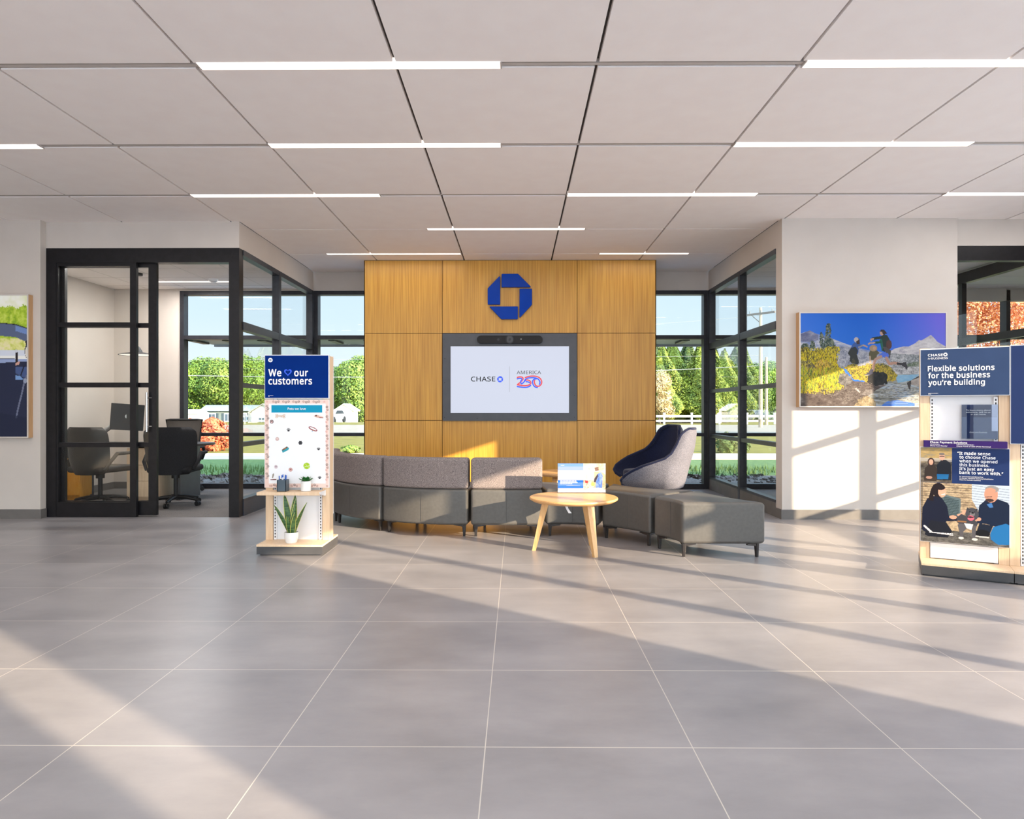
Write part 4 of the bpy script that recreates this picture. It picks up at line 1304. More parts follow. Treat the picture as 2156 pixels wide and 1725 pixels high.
# pet poster
pz0, pz1 = .537, 1.284
m = MB(); m.box(-w - .003, w + .003, -.050, -.03, pz0, pz1, bev=.002)
po = m.build('poster_board', WHITEP, t)
cv = Canvas(80, 586, 835, 1625, 300, 412, 9)
cv.put(np.ones((cv.h, cv.w), bool), (238, 212, 202))
cv.put((cv.gx > 128) & (cv.gx < 796) & (cv.gy > 632) & (cv.gy < 1578), (243, 245, 247))
for x in (90, 135, 805, 832):
    pass
def paw(cx, cy, r, c, rot=0):
    cv.ell(cx, cy + r * .25, r * .55, r * .45, c, rot=rot)
    for k in range(4):
        a = -PI * .85 + k * PI * .235 + rot
        cv.ell(cx + r * .85 * math.cos(a), cy + r * .25 + r * .85 * math.sin(a), r * .24, r * .3, c, rot=rot)
dk, lt, pk = (70, 52, 48), (176, 130, 116), (222, 160, 150)
def ring(cx, cy, r, c):
    cv.ell(cx, cy, r, r, c); cv.ell(cx, cy, r * .68, r * .68, (238, 212, 202)); cv.ell(cx, cy + 1, r * .35, r * .35, c)
for k in range(5):
    bx = 212 + k * 119
    ring(bx - 32, 607, 13, lt); ring(bx, 614, 14, dk); ring(bx + 30, 606, 13, (120, 86, 76))
    ring(bx - 32 - 20, 1604, 13, lt); ring(bx - 20, 1596, 14, dk); ring(bx + 8, 1606, 13, (150, 106, 94))
ring(106, 606, 12, pk); ring(780, 608, 12, pk); ring(812, 1606, 12, lt); ring(145, 1606, 12, lt)
for k in range(8):
    by = 690 + k * 114
    ring(104, by - 28, 13, (110, 80, 70)); ring(117, by, 15, dk); ring(103, by + 26, 12, lt)
    ring(812, by - 20, 14, (90, 64, 58)); ring(820, by + 14, 13, (150, 106, 94)); ring(806, by + 44, 12, pk)
cv.put((cv.gx > 157) & (cv.gx < 757) & (cv.gy > 650) & (cv.gy < 738), (0, 150, 188))
# little pet pictures
cv.line([(228, 777), (302, 779)], 22, (150, 110, 90)); cv.line([(228, 777), (302, 779)], 16, (240, 222, 206))
for a, c in ((220, 766), (220, 790), (308, 768), (308, 792)):
    cv.ell(a, c, 14, 11, (150, 110, 90)); cv.ell(a, c, 11, 8, (240, 222, 206))
cv.poly([(655, 778), (690, 762), (730, 775), (768, 784), (766, 804), (720, 800), (690, 795)], (216, 178, 160))
cv.ell(684, 774, 12, 10, (110, 70, 60)); cv.line([(720, 796), (766, 800)], 9, (150, 70, 70)); cv.line([(722, 780), (768, 788)], 6, (240, 220, 210))
cv.ell(162, 845, 22, 22, (64, 50, 50)); cv.ell(162, 845, 15, 15, (236, 200, 200)); paw(162, 843, 12, (84, 60, 58))
paw(360, 940, 22, (54, 54, 58)); cv.ell(360, 950, 14, 12, (54, 54, 58))
cv.ell(648, 930, 56, 20, (140, 30, 36), rot=.42); cv.ell(648, 928, 44, 10, (243, 245, 247), rot=.42)
cv.ell(640, 958, 8, 8, (190, 210, 222)); cv.ell(655, 945, 5, 5, (200, 170, 90))
cv.ell(227, 1050, 22, 22, (206, 178, 174)); paw(227, 1048, 12, (230, 208, 204))
cv.ell(500, 1096, 20, 20, (52, 52, 56))
for k in range(6):
    cv.ell(500 + 17 * math.cos(k * PI / 3), 1096 + 17 * math.sin(k * PI / 3), 8, 8, (52, 52, 56))
paw(714, 1166, 20, (50, 50, 54)); cv.ell(714, 1172, 13, 11, (50, 50, 54))
cv.poly([(278, 1178), (340, 1138), (368, 1158), (358, 1180), (292, 1214)], (52, 160, 176))
cv.poly([(284, 1176), (340, 1140), (354, 1150), (290, 1190)], (120, 80, 56)); cv.ell(318, 1162, 14, 7, (170, 110, 70))
cv.ell(212, 1380, 22, 22, (214, 200, 204)); paw(212, 1378, 14, (150, 130, 140))
cv.ell(384, 1413, 23, 23, (190, 140, 132)); cv.ell(384, 1413, 17, 17, (226, 184, 178)); paw(384, 1411, 13, (140, 80, 76))
cv.ell(574, 1369, 38, 38, (172, 208, 40)); cv.line([(540, 1385), (566, 1374), (600, 1370), (612, 1352)], 5, (240, 248, 220)); cv.line([(556, 1340), (572, 1360), (600, 1395)], 3, (226, 240, 180))
cv.poly([(165, 1510), (172, 1465), (186, 1455), (190, 1475), (176, 1515)], (150, 140, 130)); cv.line([(152, 1532), (212, 1530)], 12, (110, 44, 44))
paw(726, 1506, 20, (52, 52, 56)); cv.ell(726, 1512, 13, 11, (52, 52, 56))
cv.build('print', -w + .001, w - .001, pz0 + .003, pz1 - .003, -.0508, PRINT, po)
text_obj([('Pets we love', 0, pz1 - (706 - 586) / 1039 * (pz1 - pz0), .0265, .012, 'CENTER', -.154, 0)], [WHITEINK], po, -.0518)
m = MB(); m.box(-.285, .235, -.20, -.03, .490, .516, bev=.003); m.build('shelf', MAPLE, t)
m = MB(); m.prism([(-.20, .516), (-.03, .516), (-.03, .47), (-.06, .47), (-.20, .50)], .236, .241, 'x'); m.build('shelf_bracket', WHITEP, t)
SX, SY = -1.862, 5.735

# things on its shelf and plinth
t2 = thing('pen_holder', 'slate square pen cup on the pet board shelf', 'pen holder', (SX - .095, SY - .115, .516))
m = MB()
for a in ((-.038, -.034, -.038, .038), (.034, .038, -.038, .038), (-.038, .038, -.038, -.034), (-.038, .038, .034, .038)):
    m.box(a[0], a[1], a[2], a[3], 0, .098)
m.box(-.038, .038, -.038, .038, 0, .004)
m.build('cup', mat('slate cup', srgb(66, 82, 94), srgb(72, 88, 100), rough=.4), t2)
pl = ['leftmost blue pen in the slate cup', 'second blue pen from left in the slate cup', 'tallest white and blue pen in the slate cup', 'blue pen right of the tallest in the slate cup', 'rightmost blue pen in the slate cup']
PENB = mat('pen blue', srgb(28, 92, 190), rough=.3)
PENW = mat('pen white', srgb(232, 238, 246), rough=.3)
for i, (a, hh) in enumerate(((-.026, .125), (-.012, .128), (.002, .136), (.014, .130), (.026, .128))):
    p = thing('pen', pl[i], 'pen', (SX - .095 + a * .8, SY - .125 + (i % 2) * .02, .5215), 0, 'pens in the slate cup')
    top = Vector((a * .35, .004, hh))
    m = MB(); m.tube([(0, 0, 0), top * .82], .0045, 8); m.build('barrel', PENW if i in (1, 2) else PENB, p)
    m = MB(); m.tube([top * .82, top], [.005, .004], 8); m.build('cap', PENB, p)

t3 = thing('potted_succulent', 'small green succulent in white pot on the pet board shelf', 'plant', (SX + .098, SY - .115, .516))
m = MB(); m.lathe([(.036, 0), (.041, .004), (.042, .086), (.039, .086), (.037, .07), (.001, .07)], n=24); m.build('pot', WHITEGL, t3)
SUCC = mat('succulent leaf', srgb(24, 86, 36), srgb(48, 130, 56), rough=.4, noise=40)
rnd = random.Random(4)
for ringi, (nn, rr, tilt) in enumerate(((8, .062, .35), (6, .048, .8), (4, .034, 1.2))):
    for k in range(nn):
        a = 2 * PI * k / nn + ringi * .4
        rowsl = []
        for s_ in range(6):
            s = s_ / 5
            wv = .019 * math.sin(PI * min(1, .15 + s * .85)) ** .8 * (1 if s < 1 else .02)
            r0 = s * rr * math.cos(tilt * .7); zz = .076 + s * rr * math.sin(tilt) * 1.05 + s * s * .006
            row = []
            for uu in (-1, -.5, 0, .5, 1):
                row.append(Vector((math.cos(a) * r0 - math.sin(a) * wv * uu, math.sin(a) * r0 + math.cos(a) * wv * uu, zz + .004 * uu * uu)))
            rowsl.append(row)
        m = MB(); m.grid(rowsl); m.build('leaf', SUCC, t3, smooth=1.2, fix=False)

t4 = thing('snake_plant', 'snake plant with yellow-edged leaves in white pot on stand base', 'plant', (SX - .015, SY - .145, .092))
m = MB(); m.lathe([(.040, 0), (.047, .006), (.056, .05), (.057, .088), (.053, .088), (.051, .074), (.001, .074)], n=28); m.build('pot', WHITEGL, t4)
m = MB(); m.lathe([(.050, .074), (.02, .080), (.001, .082)], n=20); m.build('soil', mat('soil', srgb(58, 44, 34), srgb(84, 66, 50), rough=1, noise=90), t4)
LEAF = mat('snake leaf green', srgb(26, 62, 30), srgb(78, 118, 62), rough=.45, noise=18, stretch=(1, 1, 6))
LEAFY = mat('snake leaf edge', srgb(190, 190, 96), srgb(206, 204, 112), rough=.45)
for bx, by, tx, ty, hh, wv in ((-.012, 0, -.05, .01, .33, .030), (.004, .012, .022, .02, .325, .030), (.012, -.008, .035, 0, .30, .026), (-.02, -.01, -.115, -.02, .245, .021), (.022, 0, .115, -.01, .26, .021), (-.006, -.02, -.012, -.03, .155, .022), (.018, -.02, .03, -.03, .18, .023)):
    rowsl = []
    for s_ in range(11):
        s = s_ / 10
        ww = wv * (math.sin(PI * (.22 + .78 * s)) ** .65 if s < 1 else .01) * (1 if s > .02 else .8)
        c = Vector((bx + tx * s ** 1.3, by + ty * s ** 1.3, .075 + hh * s))
        tw = s * .8 + bx * 20
        d = Vector((math.cos(tw), math.sin(tw), 0))
        rowsl.append([c + d * ww * u + Vector((-d.y, d.x, 0)) * (.006 * u * u) for u in (-1, -.80, -.3, .3, .80, 1)])
    m = MB(); m.grid(rowsl, mi=lambda k: 1 if k in (0, 4) else 0); m.build('leaf', [LEAF, LEAFY], t4, smooth=1.2, fix=False)

# --- the two business stands on the right
rzs = R(-28.4)
dx, dy = math.cos(rzs), math.sin(rzs)
def at_stand(k):
    # base front-left corner of the first bay stands at (2.927, 4.886)
    lx = .27 + k * .545; ly = .235
    return (2.927 + lx * dx - ly * dy, 4.886 + lx * dy + ly * dx, 0)
t, w = stand(at_stand(0), rzs, 'navy display stand with flexible solutions header and dog poster', 1)
hz0, hz1 = 1.300, 1.648
m = MB(); m.box(-w, w, -.060, -.03, hz0, hz1, bev=.002); o = m.build('header_sign', WHITEP, t)
m = MB(); m.box(-w + .004, w - .004, -.0625, -.06, hz0 + .005, hz1 - .005); m.build('print', SLATE, o)
HX = lambda a: (a - 416) / 297 * w
HZf = lambda c: hz1 - (c - 88) / 338 * (hz1 - hz0)
text_obj([('CHASE', HX(172), HZf(141), .025, .022, 'LEFT', -.0943, 0), ('for', HX(172), HZf(163), .018, 0, 'LEFT', -.019, 0, .3), ('BUSINESS', HX(196), HZf(163), .0205, .004, 'LEFT', -.1026, 0),
          ('Flexible solutions', HX(172), HZf(248), .0545, .022, 'LEFT', -.405, 0),
          ('for the business', HX(174), HZf(298), .0545, .022, 'LEFT', -.377, 0), ("you\u2019re building", HX(175), HZf(348), .0545, .022, 'LEFT', -.346, 0)], [WHITEINK], o, -.0642)
small_print(o, WHITEINK, HX(175), HZf(408), (.062, .018), .0026, .006, -.0638)
lb = emblem(HX(292), HZf(131), .026, -.0645, -.0635, 0)
lb.build('badge', WHITEINK, o, smooth=0)
# lower poster
pz0, pz1 = .218, .922
m = MB(); m.box(-w, w, -.056, -.03, pz0, pz1, bev=.002); po = m.build('poster_board', WHITEP, t)
cv = Canvas(122, 790, 714, 1490, 260, 308, 3)
full = np.ones((cv.h, cv.w), bool)
cv.put(full, (30, 50, 98))
# group photo, upper left
gp = (cv.gx < 338) & (cv.gy < 1050)
cv.mottle(gp, [(58, 52, 46), (96, 88, 78), (150, 136, 112)], 60, 26)
cv.mottle(gp & (cv.gy < 880), [(130, 128, 120), (176, 150, 96), (196, 168, 120)], 70, 22)
cv.put(gp & (cv.gy > 870) & (cv.gy < 895), (190, 184, 176), .7)
cv.poly([(232, 1030), (236, 920), (266, 882), (298, 880), (330, 905), (334, 1030)], (34, 36, 44))
cv.poly([(236, 985), (318, 985), (312, 1022), (238, 1024)], (34, 106, 160))
cv.ell(271, 858, 19, 27, (206, 160, 138)); cv.ell(270, 838, 19, 10, (120, 110, 104)); cv.line([(256, 856), (286, 856)], 4, (60, 50, 50))
cv.poly([(146, 1040), (152, 950), (176, 920), (218, 920), (238, 950), (234, 1040)], (66, 54, 46))
cv.ell(196, 900, 24, 32, (60, 44, 42)); cv.ell(196, 900, 15, 21, (212, 166, 142))
cv.ell(182, 1014, 22, 11, (206, 156, 132))
# dog photo below
dp = cv.gy > 1052
cv.mottle(dp, [(120, 104, 86), (168, 146, 116), (206, 184, 148), (140, 124, 108)], 40, 18)
for yy in range(1066, 1300, 17):
    cv.put(dp & (np.abs(cv.gy - yy) < 1.6) & (cv.gx < 480), (96, 84, 72), .8)
sid = cv.inside([(470, 1052), (714, 1052), (714, 1330), (560, 1330), (470, 1160)])
cv.put(sid, (196, 208, 220))
for yy in range(1060, 1330, 19):
    cv.put(sid & (np.abs(cv.gy - yy - (cv.gx - 470) * .08) < 2), (140, 154, 172))
cv.poly([(270, 1130), (398, 1160), (394, 1310), (270, 1310)], (96, 112, 116)); cv.poly([(282, 1146), (386, 1172), (384, 1296), (282, 1296)], (66, 82, 86))
for yy in range(1150, 1300, 12):
    cv.line([(282, yy), (386, yy + 8)], 2, (110, 128, 132))
cv.mottle(cv.gy > 1392 + (cv.gx - 122) * .03, [(60, 58, 56), (96, 94, 90), (124, 120, 114)], 26, 12)
cv.put((cv.gy > 1052) & (cv.gx < 140) & (cv.gy < 1400), (80, 74, 68), .5)
# woman kneeling at left
cv.poly([(130, 1400), (136, 1240), (170, 1170), (220, 1150), (270, 1160), (306, 1220), (318, 1290), (380, 1290), (384, 1322), (300, 1330), (270, 1420), (180, 1440)], (24, 28, 48))
cv.poly([(150, 1440), (190, 1330), (300, 1340), (340, 1400), (310, 1450), (180, 1452)], (28, 30, 40))
cv.ell(248, 1105, 46, 54, (34, 24, 26)); cv.poly([(196, 1100), (215, 1062), (212, 1190), (176, 1180)], (34, 24, 26))
cv.ell(272, 1118, 28, 38, (218, 168, 140)); cv.line([(268, 1138), (290, 1132)], 6, (246, 240, 236)); cv.ell(262, 1084, 30, 20, (34, 24, 26))
cv.ell(346, 1298, 26, 14, (214, 162, 136)); cv.line([(380, 1280), (424, 1262)], 14, (214, 162, 136)); cv.ell(420, 1250, 14, 12, (214, 162, 136))
cv.line([(150, 1376), (196, 1416)], 14, (214, 214, 218)); cv.line([(186, 1418), (344, 1430)], 7, (206, 206, 208))
# man at right
cv.poly([(500, 1330), (520, 1200), (560, 1160), (640, 1150), (700, 1170), (714, 1190), (714, 1330), (640, 1350), (560, 1330)], (22, 34, 58))
cv.poly([(590, 1400), (610, 1350), (690, 1320), (714, 1330), (714, 1470), (640, 1474), (594, 1440)], (36, 112, 172))
cv.poly([(500, 1400), (520, 1330), (610, 1340), (580, 1420)], (26, 34, 50))
cv.ell(596, 1118, 44, 58, (206, 148, 122)); cv.ell(602, 1080, 44, 24, (148, 144, 142)); cv.ell(592, 1090, 34, 18, (206, 148, 122))
cv.ell(586, 1160, 28, 11, (64, 46, 42)); cv.line([(560, 1138), (600, 1134)], 5, (70, 60, 60)); cv.poly([(568, 1190), (600, 1178), (610, 1210), (586, 1214)], (70, 120, 180))
cv.line([(520, 1300), (480, 1306)], 24, (210, 156, 130))
cv.ell(540, 1400, 50, 26, (22, 22, 26)); cv.line([(490, 1424), (580, 1428)], 9, (214, 210, 204))
# dog
cv.poly([(372, 1300), (400, 1270), (480, 1300), (512, 1330), (500, 1360), (390, 1350), (370, 1330)], (66, 66, 72))
cv.poly([(396, 1340), (376, 1350), (396, 1440), (384, 1452), (418, 1450), (414, 1400), (440, 1370), (470, 1380), (474, 1440), (468, 1456), (508, 1452), (494, 1430), (500, 1350)], (92, 90, 94))
cv.poly([(420, 1336), (480, 1340), (468, 1382), (436, 1372)], (226, 222, 218)); cv.ell(400, 1446, 18, 9, (220, 216, 210)); cv.ell(490, 1449, 20, 9, (220, 216, 210))
cv.ell(472, 1268, 44, 46, (72, 72, 78)); cv.poly([(434, 1242), (440, 1220), (462, 1232)], (60, 60, 66)); cv.poly([(484, 1232), (508, 1224), (510, 1250)], (60, 60, 66))
cv.ell(474, 1268, 18, 14, (120, 118, 120)); cv.ell(476, 1258, 9, 6, (24, 24, 26)); cv.ell(458, 1250, 4, 4, (20, 20, 20)); cv.ell(490, 1250, 4, 4, (20, 20, 20))
cv.ell(464, 1296, 22, 19, (212, 104, 122)); cv.ell(462, 1290, 22, 6, (60, 40, 46)); cv.line([(380, 1326), (430, 1326)], 12, (150, 108, 72))
cv.build('print', -w + .003, w - .003, pz0 + .003, pz1 - .003, -.0568, PRINT, po)
PX = lambda a: (a - 418) / 296 * w
PZ = lambda c: pz1 - (c - 790) / 700 * (pz1 - pz0)
q = ['It made sense', 'to choose Chase', 'when we opened', 'this business.', "It\u2019s just an easy", 'bank to work with.\u201d']
items = [(s_, PX(388), PZ(840 + 27.8 * i), .0300, .022, 'LEFT', -wq, 0) for i, (s_, wq) in enumerate(zip(q, (.1857, .216, .227, .179, .2077, .261)))]
items.append(('\u201c', PX(374), PZ(840), .0300, .022, 'LEFT', 1, 0))
for i, (s_, wq) in enumerate((('Dr. Laura Sunest and Michael One', .1415), ('Co-Owners, Cleveland Veterinary Rehabilitation', .202), ('Chase for Business customers', .1277))):
    items.append((s_, PX(389), PZ(1002 + i * 12), .0108, .014, 'LEFT', -wq, 0))
text_obj(items, [WHITEINK], po, -.0578)
small_print(po, WHITEINK, PX(186), PZ(1421), (.145,), .005, .008, -.0574)
# purple shelf strip
m = MB(); m.box(-w + .022, w - .016, -.075, -.03, .922, .972, bev=.002); o = m.build('strip_sign', PURPLE, t)
text_obj([('Chase Payment Solutions', PX(190), .9525, .0190, .018, 'LEFT', -.228, 0), ('Chase Card Reader', PX(190), .9290, .0112, .012, 'LEFT', -.108, 0),
          ('Chase Point of Sale (POS) Terminal', PX(368), .9290, .0112, .012, 'LEFT', -.204, 0)], [WHITEINK], o, -.0765)
small_print(o, WHITEINK, PX(190), .9425, (.06,), .003, .006, -.0761)
small_print(o, WHITEINK, PX(368), .9425, (.105,), .003, .006, -.0761)
m = MB(); m.box(-w + .066, w - .066, -.034, -.030, .10, .21); m.build('lower_panel', WHITEP, t)
# leaflet in a clear holder
M0 = Matrix.Translation(at_stand(0)) @ Matrix.Rotation(rzs, 4, 'Z')
lf = thing('leaflet_holder', 'acrylic leaflet holder with navy sheet above the purple strip', 'leaflet holder', M0 @ Vector((.0975, -.012, .985)), rzs)
m = MB(); m.box(-.110, .110, -.022, -.018, .0, .252, bev=.001); m.build('holder', glass('acrylic cover', (.95, .97, 1, 1), 1.0), lf)
m = MB()
m.box(-.108, .108, -.014, -.012, .002, .25)
m.box(.072, .108, -.0144, -.014, .06, .25, mi=1)
m.build('sheet', [SLATE2, mat('pale blue sheet', srgb(196, 206, 226), rough=.4)], lf)
text_obj([('To learn more about', -.008, .205, .0150, .016, 'CENTER', -.147, 0), ('solutions, talk to us', -.008, .190, .0150, .016, 'CENTER', -.145, 0), ('or scan below', -.008, .175, .0150, .016, 'CENTER', -.09, 0), ('chase.com/business', -.008, .045, .0130, .014, 'CENTER', -.106, 0)], [WHITEINK], lf, -.0152)
# second bay, cut by the frame
t, w = stand(at_stand(1), rzs, 'plain navy display stand beside the one with the dog poster', 2)
m = MB(); m.box(-w, w, -.060, -.03, .955, 1.655, bev=.002); o = m.build('header_sign', WHITEP, t)
m = MB(); m.box(-w + .004, w - .004, -.0625, -.06, .96, 1.65); m.build('print', SLATE2, o)

# ================================================================== PICTURES ON WALLS
def picture(name, label, x0, x1, z0, z1, y, dep):
    t = thing(name, label, 'picture', ((x0 + x1) / 2, y, z0))
    a, b_, hh = -(x1 - x0) / 2, (x1 - x0) / 2, z1 - z0
    m = MB(); m.box(a, b_, -dep + .008, 0, 0, hh); m.build('wooden_frame', MAPLE_D, t)
    m = MB()
    fw = .012
    m.box(a, b_, -dep, -dep + .008, 0, fw); m.box(a, b_, -dep, -dep + .008, hh - fw, hh)
    m.box(a, a + fw, -dep, -dep + .008, fw, hh - fw); m.box(b_ - fw, b_, -dep, -dep + .008, fw, hh - fw)
    m.build('rim', mat('silver rim', srgb(206, 198, 190), rough=.4), t)
    return t, a + fw, b_ - fw, fw, hh - fw, -dep + .006
MAPLE_D = mat('honey frame wood', srgb(186, 144, 100), srgb(200, 158, 114), rough=.5, noise=6, stretch=(12, 12, 1))
yp = 7.38
t, a, b_, c_, d_, yy = picture('framed_picture', 'wide framed mountain picture with leaping hiker above sunlit wall', X(1681.5, 7.29), X(1990, 7.29), Z(857, 7.29), Z(657.5, 7.29), yp, .09)
cv = Canvas(165, 130, 2365, 1545, 420, 270, 11)
gx, gy = cv.gx, cv.gy
u = (gx - 165) / 2200
v = np.clip((gy - 130) / 560, 0, 1)[..., None]
def lerp(a, b, t):
    return np.array(a) * (1 - t) + np.array(b) * t
top = np.where((u < .45)[..., None], lerp((60, 128, 246), (12, 104, 226), np.clip(u / .4, 0, 1)[..., None]), lerp((12, 104, 226), (124, 112, 244), np.clip((u - .45) / .5, 0, 1)[..., None]))
cv.a = top * (1 - v * .25) + np.array((90, 160, 255)) * v * .25
# mountains
ml = cv.inside([(165, 440), (230, 420), (310, 392), (400, 440), (520, 470), (640, 515), (860, 600), (1020, 650), (1180, 690), (1400, 720), (1540, 760), (1540, 950), (165, 950)])
cv.mottle(ml, [(120, 140, 196), (150, 164, 206), (206, 208, 222), (226, 224, 230)], 150, 70)
cv.mottle(cv.inside([(165, 450), (310, 392), (430, 460), (440, 540), (300, 570), (165, 560)]), [(96, 104, 144), (130, 134, 166), (176, 176, 196)], 110, 60)
cv.mottle(cv.inside([(700, 640), (900, 640), (1180, 720), (1540, 760), (1600, 960), (700, 960)]), [(120, 126, 150), (176, 178, 190), (222, 220, 226)], 50, 40)
mr = cv.inside([(1530, 705), (1600, 668), (1720, 638), (1800, 640), (1900, 590), (1960, 540), (2000, 545), (2060, 510), (2140, 462), (2180, 500), (2240, 570), (2365, 640), (2365, 1060), (1530, 1000)])
cv.mottle(mr, [(166, 164, 178), (214, 208, 212), (240, 236, 236)], 120, 60)
cv.mottle(mr & (gy > 740 + (gx - 1530) * .06), [(110, 116, 120), (166, 168, 172), (214, 212, 214)], 40, 30)
cv.mottle(cv.inside([(1780, 900), (1900, 870), (2020, 880), (2365, 880), (2365, 990), (1780, 960)]), [(60, 82, 60), (110, 124, 96), (170, 170, 160)], 30, 36)
cv.mottle(cv.inside([(1560, 960), (1900, 940), (2365, 970), (2365, 1070), (1580, 1070)]), [(130, 130, 132), (196, 194, 196), (232, 230, 230)], 50, 28)
# water
wt = cv.inside([(1450, 1080), (1640, 1060), (1900, 1056), (2365, 1040), (2365, 1545), (960, 1545), (1060, 1360), (1300, 1240)])
cv.mottle(wt, [(96, 96, 92), (150, 148, 136), (190, 196, 198), (150, 180, 206)], 220, 34)
cv.mottle(cv.inside([(1600, 1075), (1960, 1060), (1860, 1150), (1640, 1190)]), [(120, 176, 214), (160, 200, 226)], 80, 24)
# bank
cv.mottle(cv.inside([(165, 1290), (600, 1260), (900, 1160), (1250, 1180), (1480, 1220), (1330, 1290), (1200, 1380), (1000, 1545), (165, 1545)]), [(62, 50, 46), (96, 82, 76), (110, 98, 92), (150, 140, 132)], 90, 60, con=1.9)
# evergreen and dark trees
for (tx, ty, tw, th, n_) in ((590, 290, 70, 360, 200), (490, 430, 40, 200, 80), (350, 560, 50, 110, 90), (240, 600, 80, 60, 80), (600, 520, 140, 180, 200)):
    for k in range(n_):
        s = cv.rng.rand(); px_ = tx + (cv.rng.rand() - .5) * 2 * tw * (.35 + .65 * s); py_ = ty + s * th
        cv.ell(px_, py_, 9, 13, [(52, 72, 66), (74, 92, 84), (110, 124, 110), (136, 142, 120)][cv.rng.randint(4)])
# bushes
YEL = [(70, 62, 34), (128, 116, 44), (196, 178, 30), (236, 214, 16), (226, 190, 60)]
cv.mottle(cv.poly([(165, 660), (260, 640), (330, 690), (480, 680), (600, 640), (740, 640), (760, 700), (690, 780), (720, 900), (830, 1000), (900, 1120), (800, 1260), (640, 1350), (480, 1240), (440, 1330), (165, 1340)], (0, 0, 0), rough=26), YEL, 70, 80, con=2.1)
cv.mottle(cv.poly([(400, 860), (560, 830), (680, 930), (640, 1040), (460, 1060), (380, 960)], (0, 0, 0), rough=24), [(150, 120, 60), (216, 160, 50), (232, 190, 80), (190, 160, 120)], 50, 60, con=2)
cv.mottle(cv.poly([(165, 860), (330, 850), (400, 960), (330, 1080), (165, 1100)], (0, 0, 0), rough=24), [(84, 76, 64), (136, 124, 96), (180, 170, 120), (120, 116, 70)], 44, 60, con=2)
cv.specks(cv.inside([(165, 660), (740, 640), (760, 700), (720, 900), (900, 1120), (640, 1350), (165, 1340)]), YEL + [(96, 92, 60), (60, 64, 40), (250, 236, 90)], 2600, 12, 26)
for k in range(420):
    px_ = 175 + cv.rng.rand() * 640; py_ = 1000 + cv.rng.rand() * 320
    if px_ > 430 and px_ < 520 and py_ > 1200:
        continue
    l_ = 30 + cv.rng.rand() * 60
    cv.line([(px_, py_), (px_ + (cv.rng.rand() - .5) * 50, py_ - l_)], 7, [(176, 190, 40), (210, 208, 30), (112, 128, 40), (232, 200, 40), (150, 170, 70)][cv.rng.randint(5)])
cv.mottle(cv.poly([(840, 960), (950, 900), (1080, 940), (1240, 900), (1420, 890), (1560, 960), (1640, 1080), (1600, 1160), (1450, 1190), (1180, 1180), (960, 1120)], (0, 0, 0), rough=30), [(70, 66, 30), (126, 116, 40), (184, 166, 40), (214, 176, 60), (150, 136, 50)], 46, 46, con=2.1)
cv.specks(cv.inside([(840, 960), (1080, 930), (1420, 890), (1640, 1080), (1450, 1190), (960, 1120)]), YEL + [(90, 90, 50), (56, 54, 34)], 1500, 11, 18)
cv.mottle(cv.poly([(1190, 1060), (1300, 1010), (1470, 1040), (1490, 1200), (1300, 1240), (1180, 1180)], (0, 0, 0), rough=20), [(14, 12, 12), (30, 26, 24), (50, 44, 38)], 50, 50)
cv.mottle(cv.poly([(760, 1040), (900, 1060), (960, 1160), (860, 1250), (740, 1200)], (0, 0, 0), rough=20), [(70, 66, 64), (120, 116, 112), (160, 156, 150)], 30, 30)
cv.mottle(cv.poly([(1080, 1370), (1160, 1290), (1270, 1290), (1270, 1350), (1190, 1380)], (0, 0, 0), rough=10), [(120, 110, 104), (176, 166, 160)], 40, 30)
cv.poly([(990, 1280), (1020, 1270), (1080, 1330), (1060, 1340)], (210, 204, 200))
cv.mottle(cv.poly([(980, 1545), (1060, 1430), (1180, 1390), (1290, 1450), (1320, 1545)], (0, 0, 0), rough=14), [(120, 104, 80), (176, 156, 116), (206, 190, 160)], 30, 30)
cv.poly([(1380, 1545), (1480, 1470), (1640, 1450), (1760, 1480), (1900, 1500), (1890, 1545)], (72, 130, 232), rough=10)
cv.mottle(cv.poly([(1700, 1450), (1980, 1380), (2365, 1400), (2365, 1545), (1900, 1545), (1900, 1500)], (0, 0, 0), rough=10), [(150, 150, 130), (196, 192, 180), (224, 220, 210)], 60, 26)
for k in range(30):
    yy_ = 1230 + k * 10
    cv.line([(1340 + cv.rng.rand() * 300, yy_), (1700 + cv.rng.rand() * 500, yy_ + 6)], 5, [(226, 222, 214), (90, 86, 80), (130, 150, 180)][k % 3], .55)
cv.specks(cv.inside([(1540, 760), (2365, 760), (2365, 1060), (1530, 1000)]), [(110, 112, 116), (226, 226, 228), (180, 180, 184), (80, 92, 78)], 1300, 14, 9)
cv.specks(cv.inside([(700, 660), (1540, 780), (1540, 930), (760, 900)]), [(100, 106, 124), (206, 208, 214), (150, 154, 166)], 1300, 9, 9)
cv.specks(cv.inside([(600, 1260), (1250, 1180), (1330, 1290), (1000, 1500), (300, 1340)]), [(50, 42, 38), (160, 150, 140), (110, 100, 92)], 700, 20, 8)
cv.specks(cv.inside([(1480, 1190), (2365, 1250), (2365, 1500), (1300, 1400)]), [(90, 88, 84), (200, 200, 196), (150, 166, 190)], 700, 40, 6)
# rock
cv.poly([(1775, 1190), (1860, 1140), (1990, 1066), (2365, 1000), (2365, 1190), (1990, 1190), (1835, 1210), (1830, 1310), (1800, 1270)], (66, 58, 54))
cv.mottle(cv.poly([(1840, 1150), (1990, 1100), (2365, 1090), (2365, 1250), (1990, 1240), (1842, 1222)], (0, 0, 0), rough=6), [(150, 138, 130), (196, 184, 174)], 60, 40)
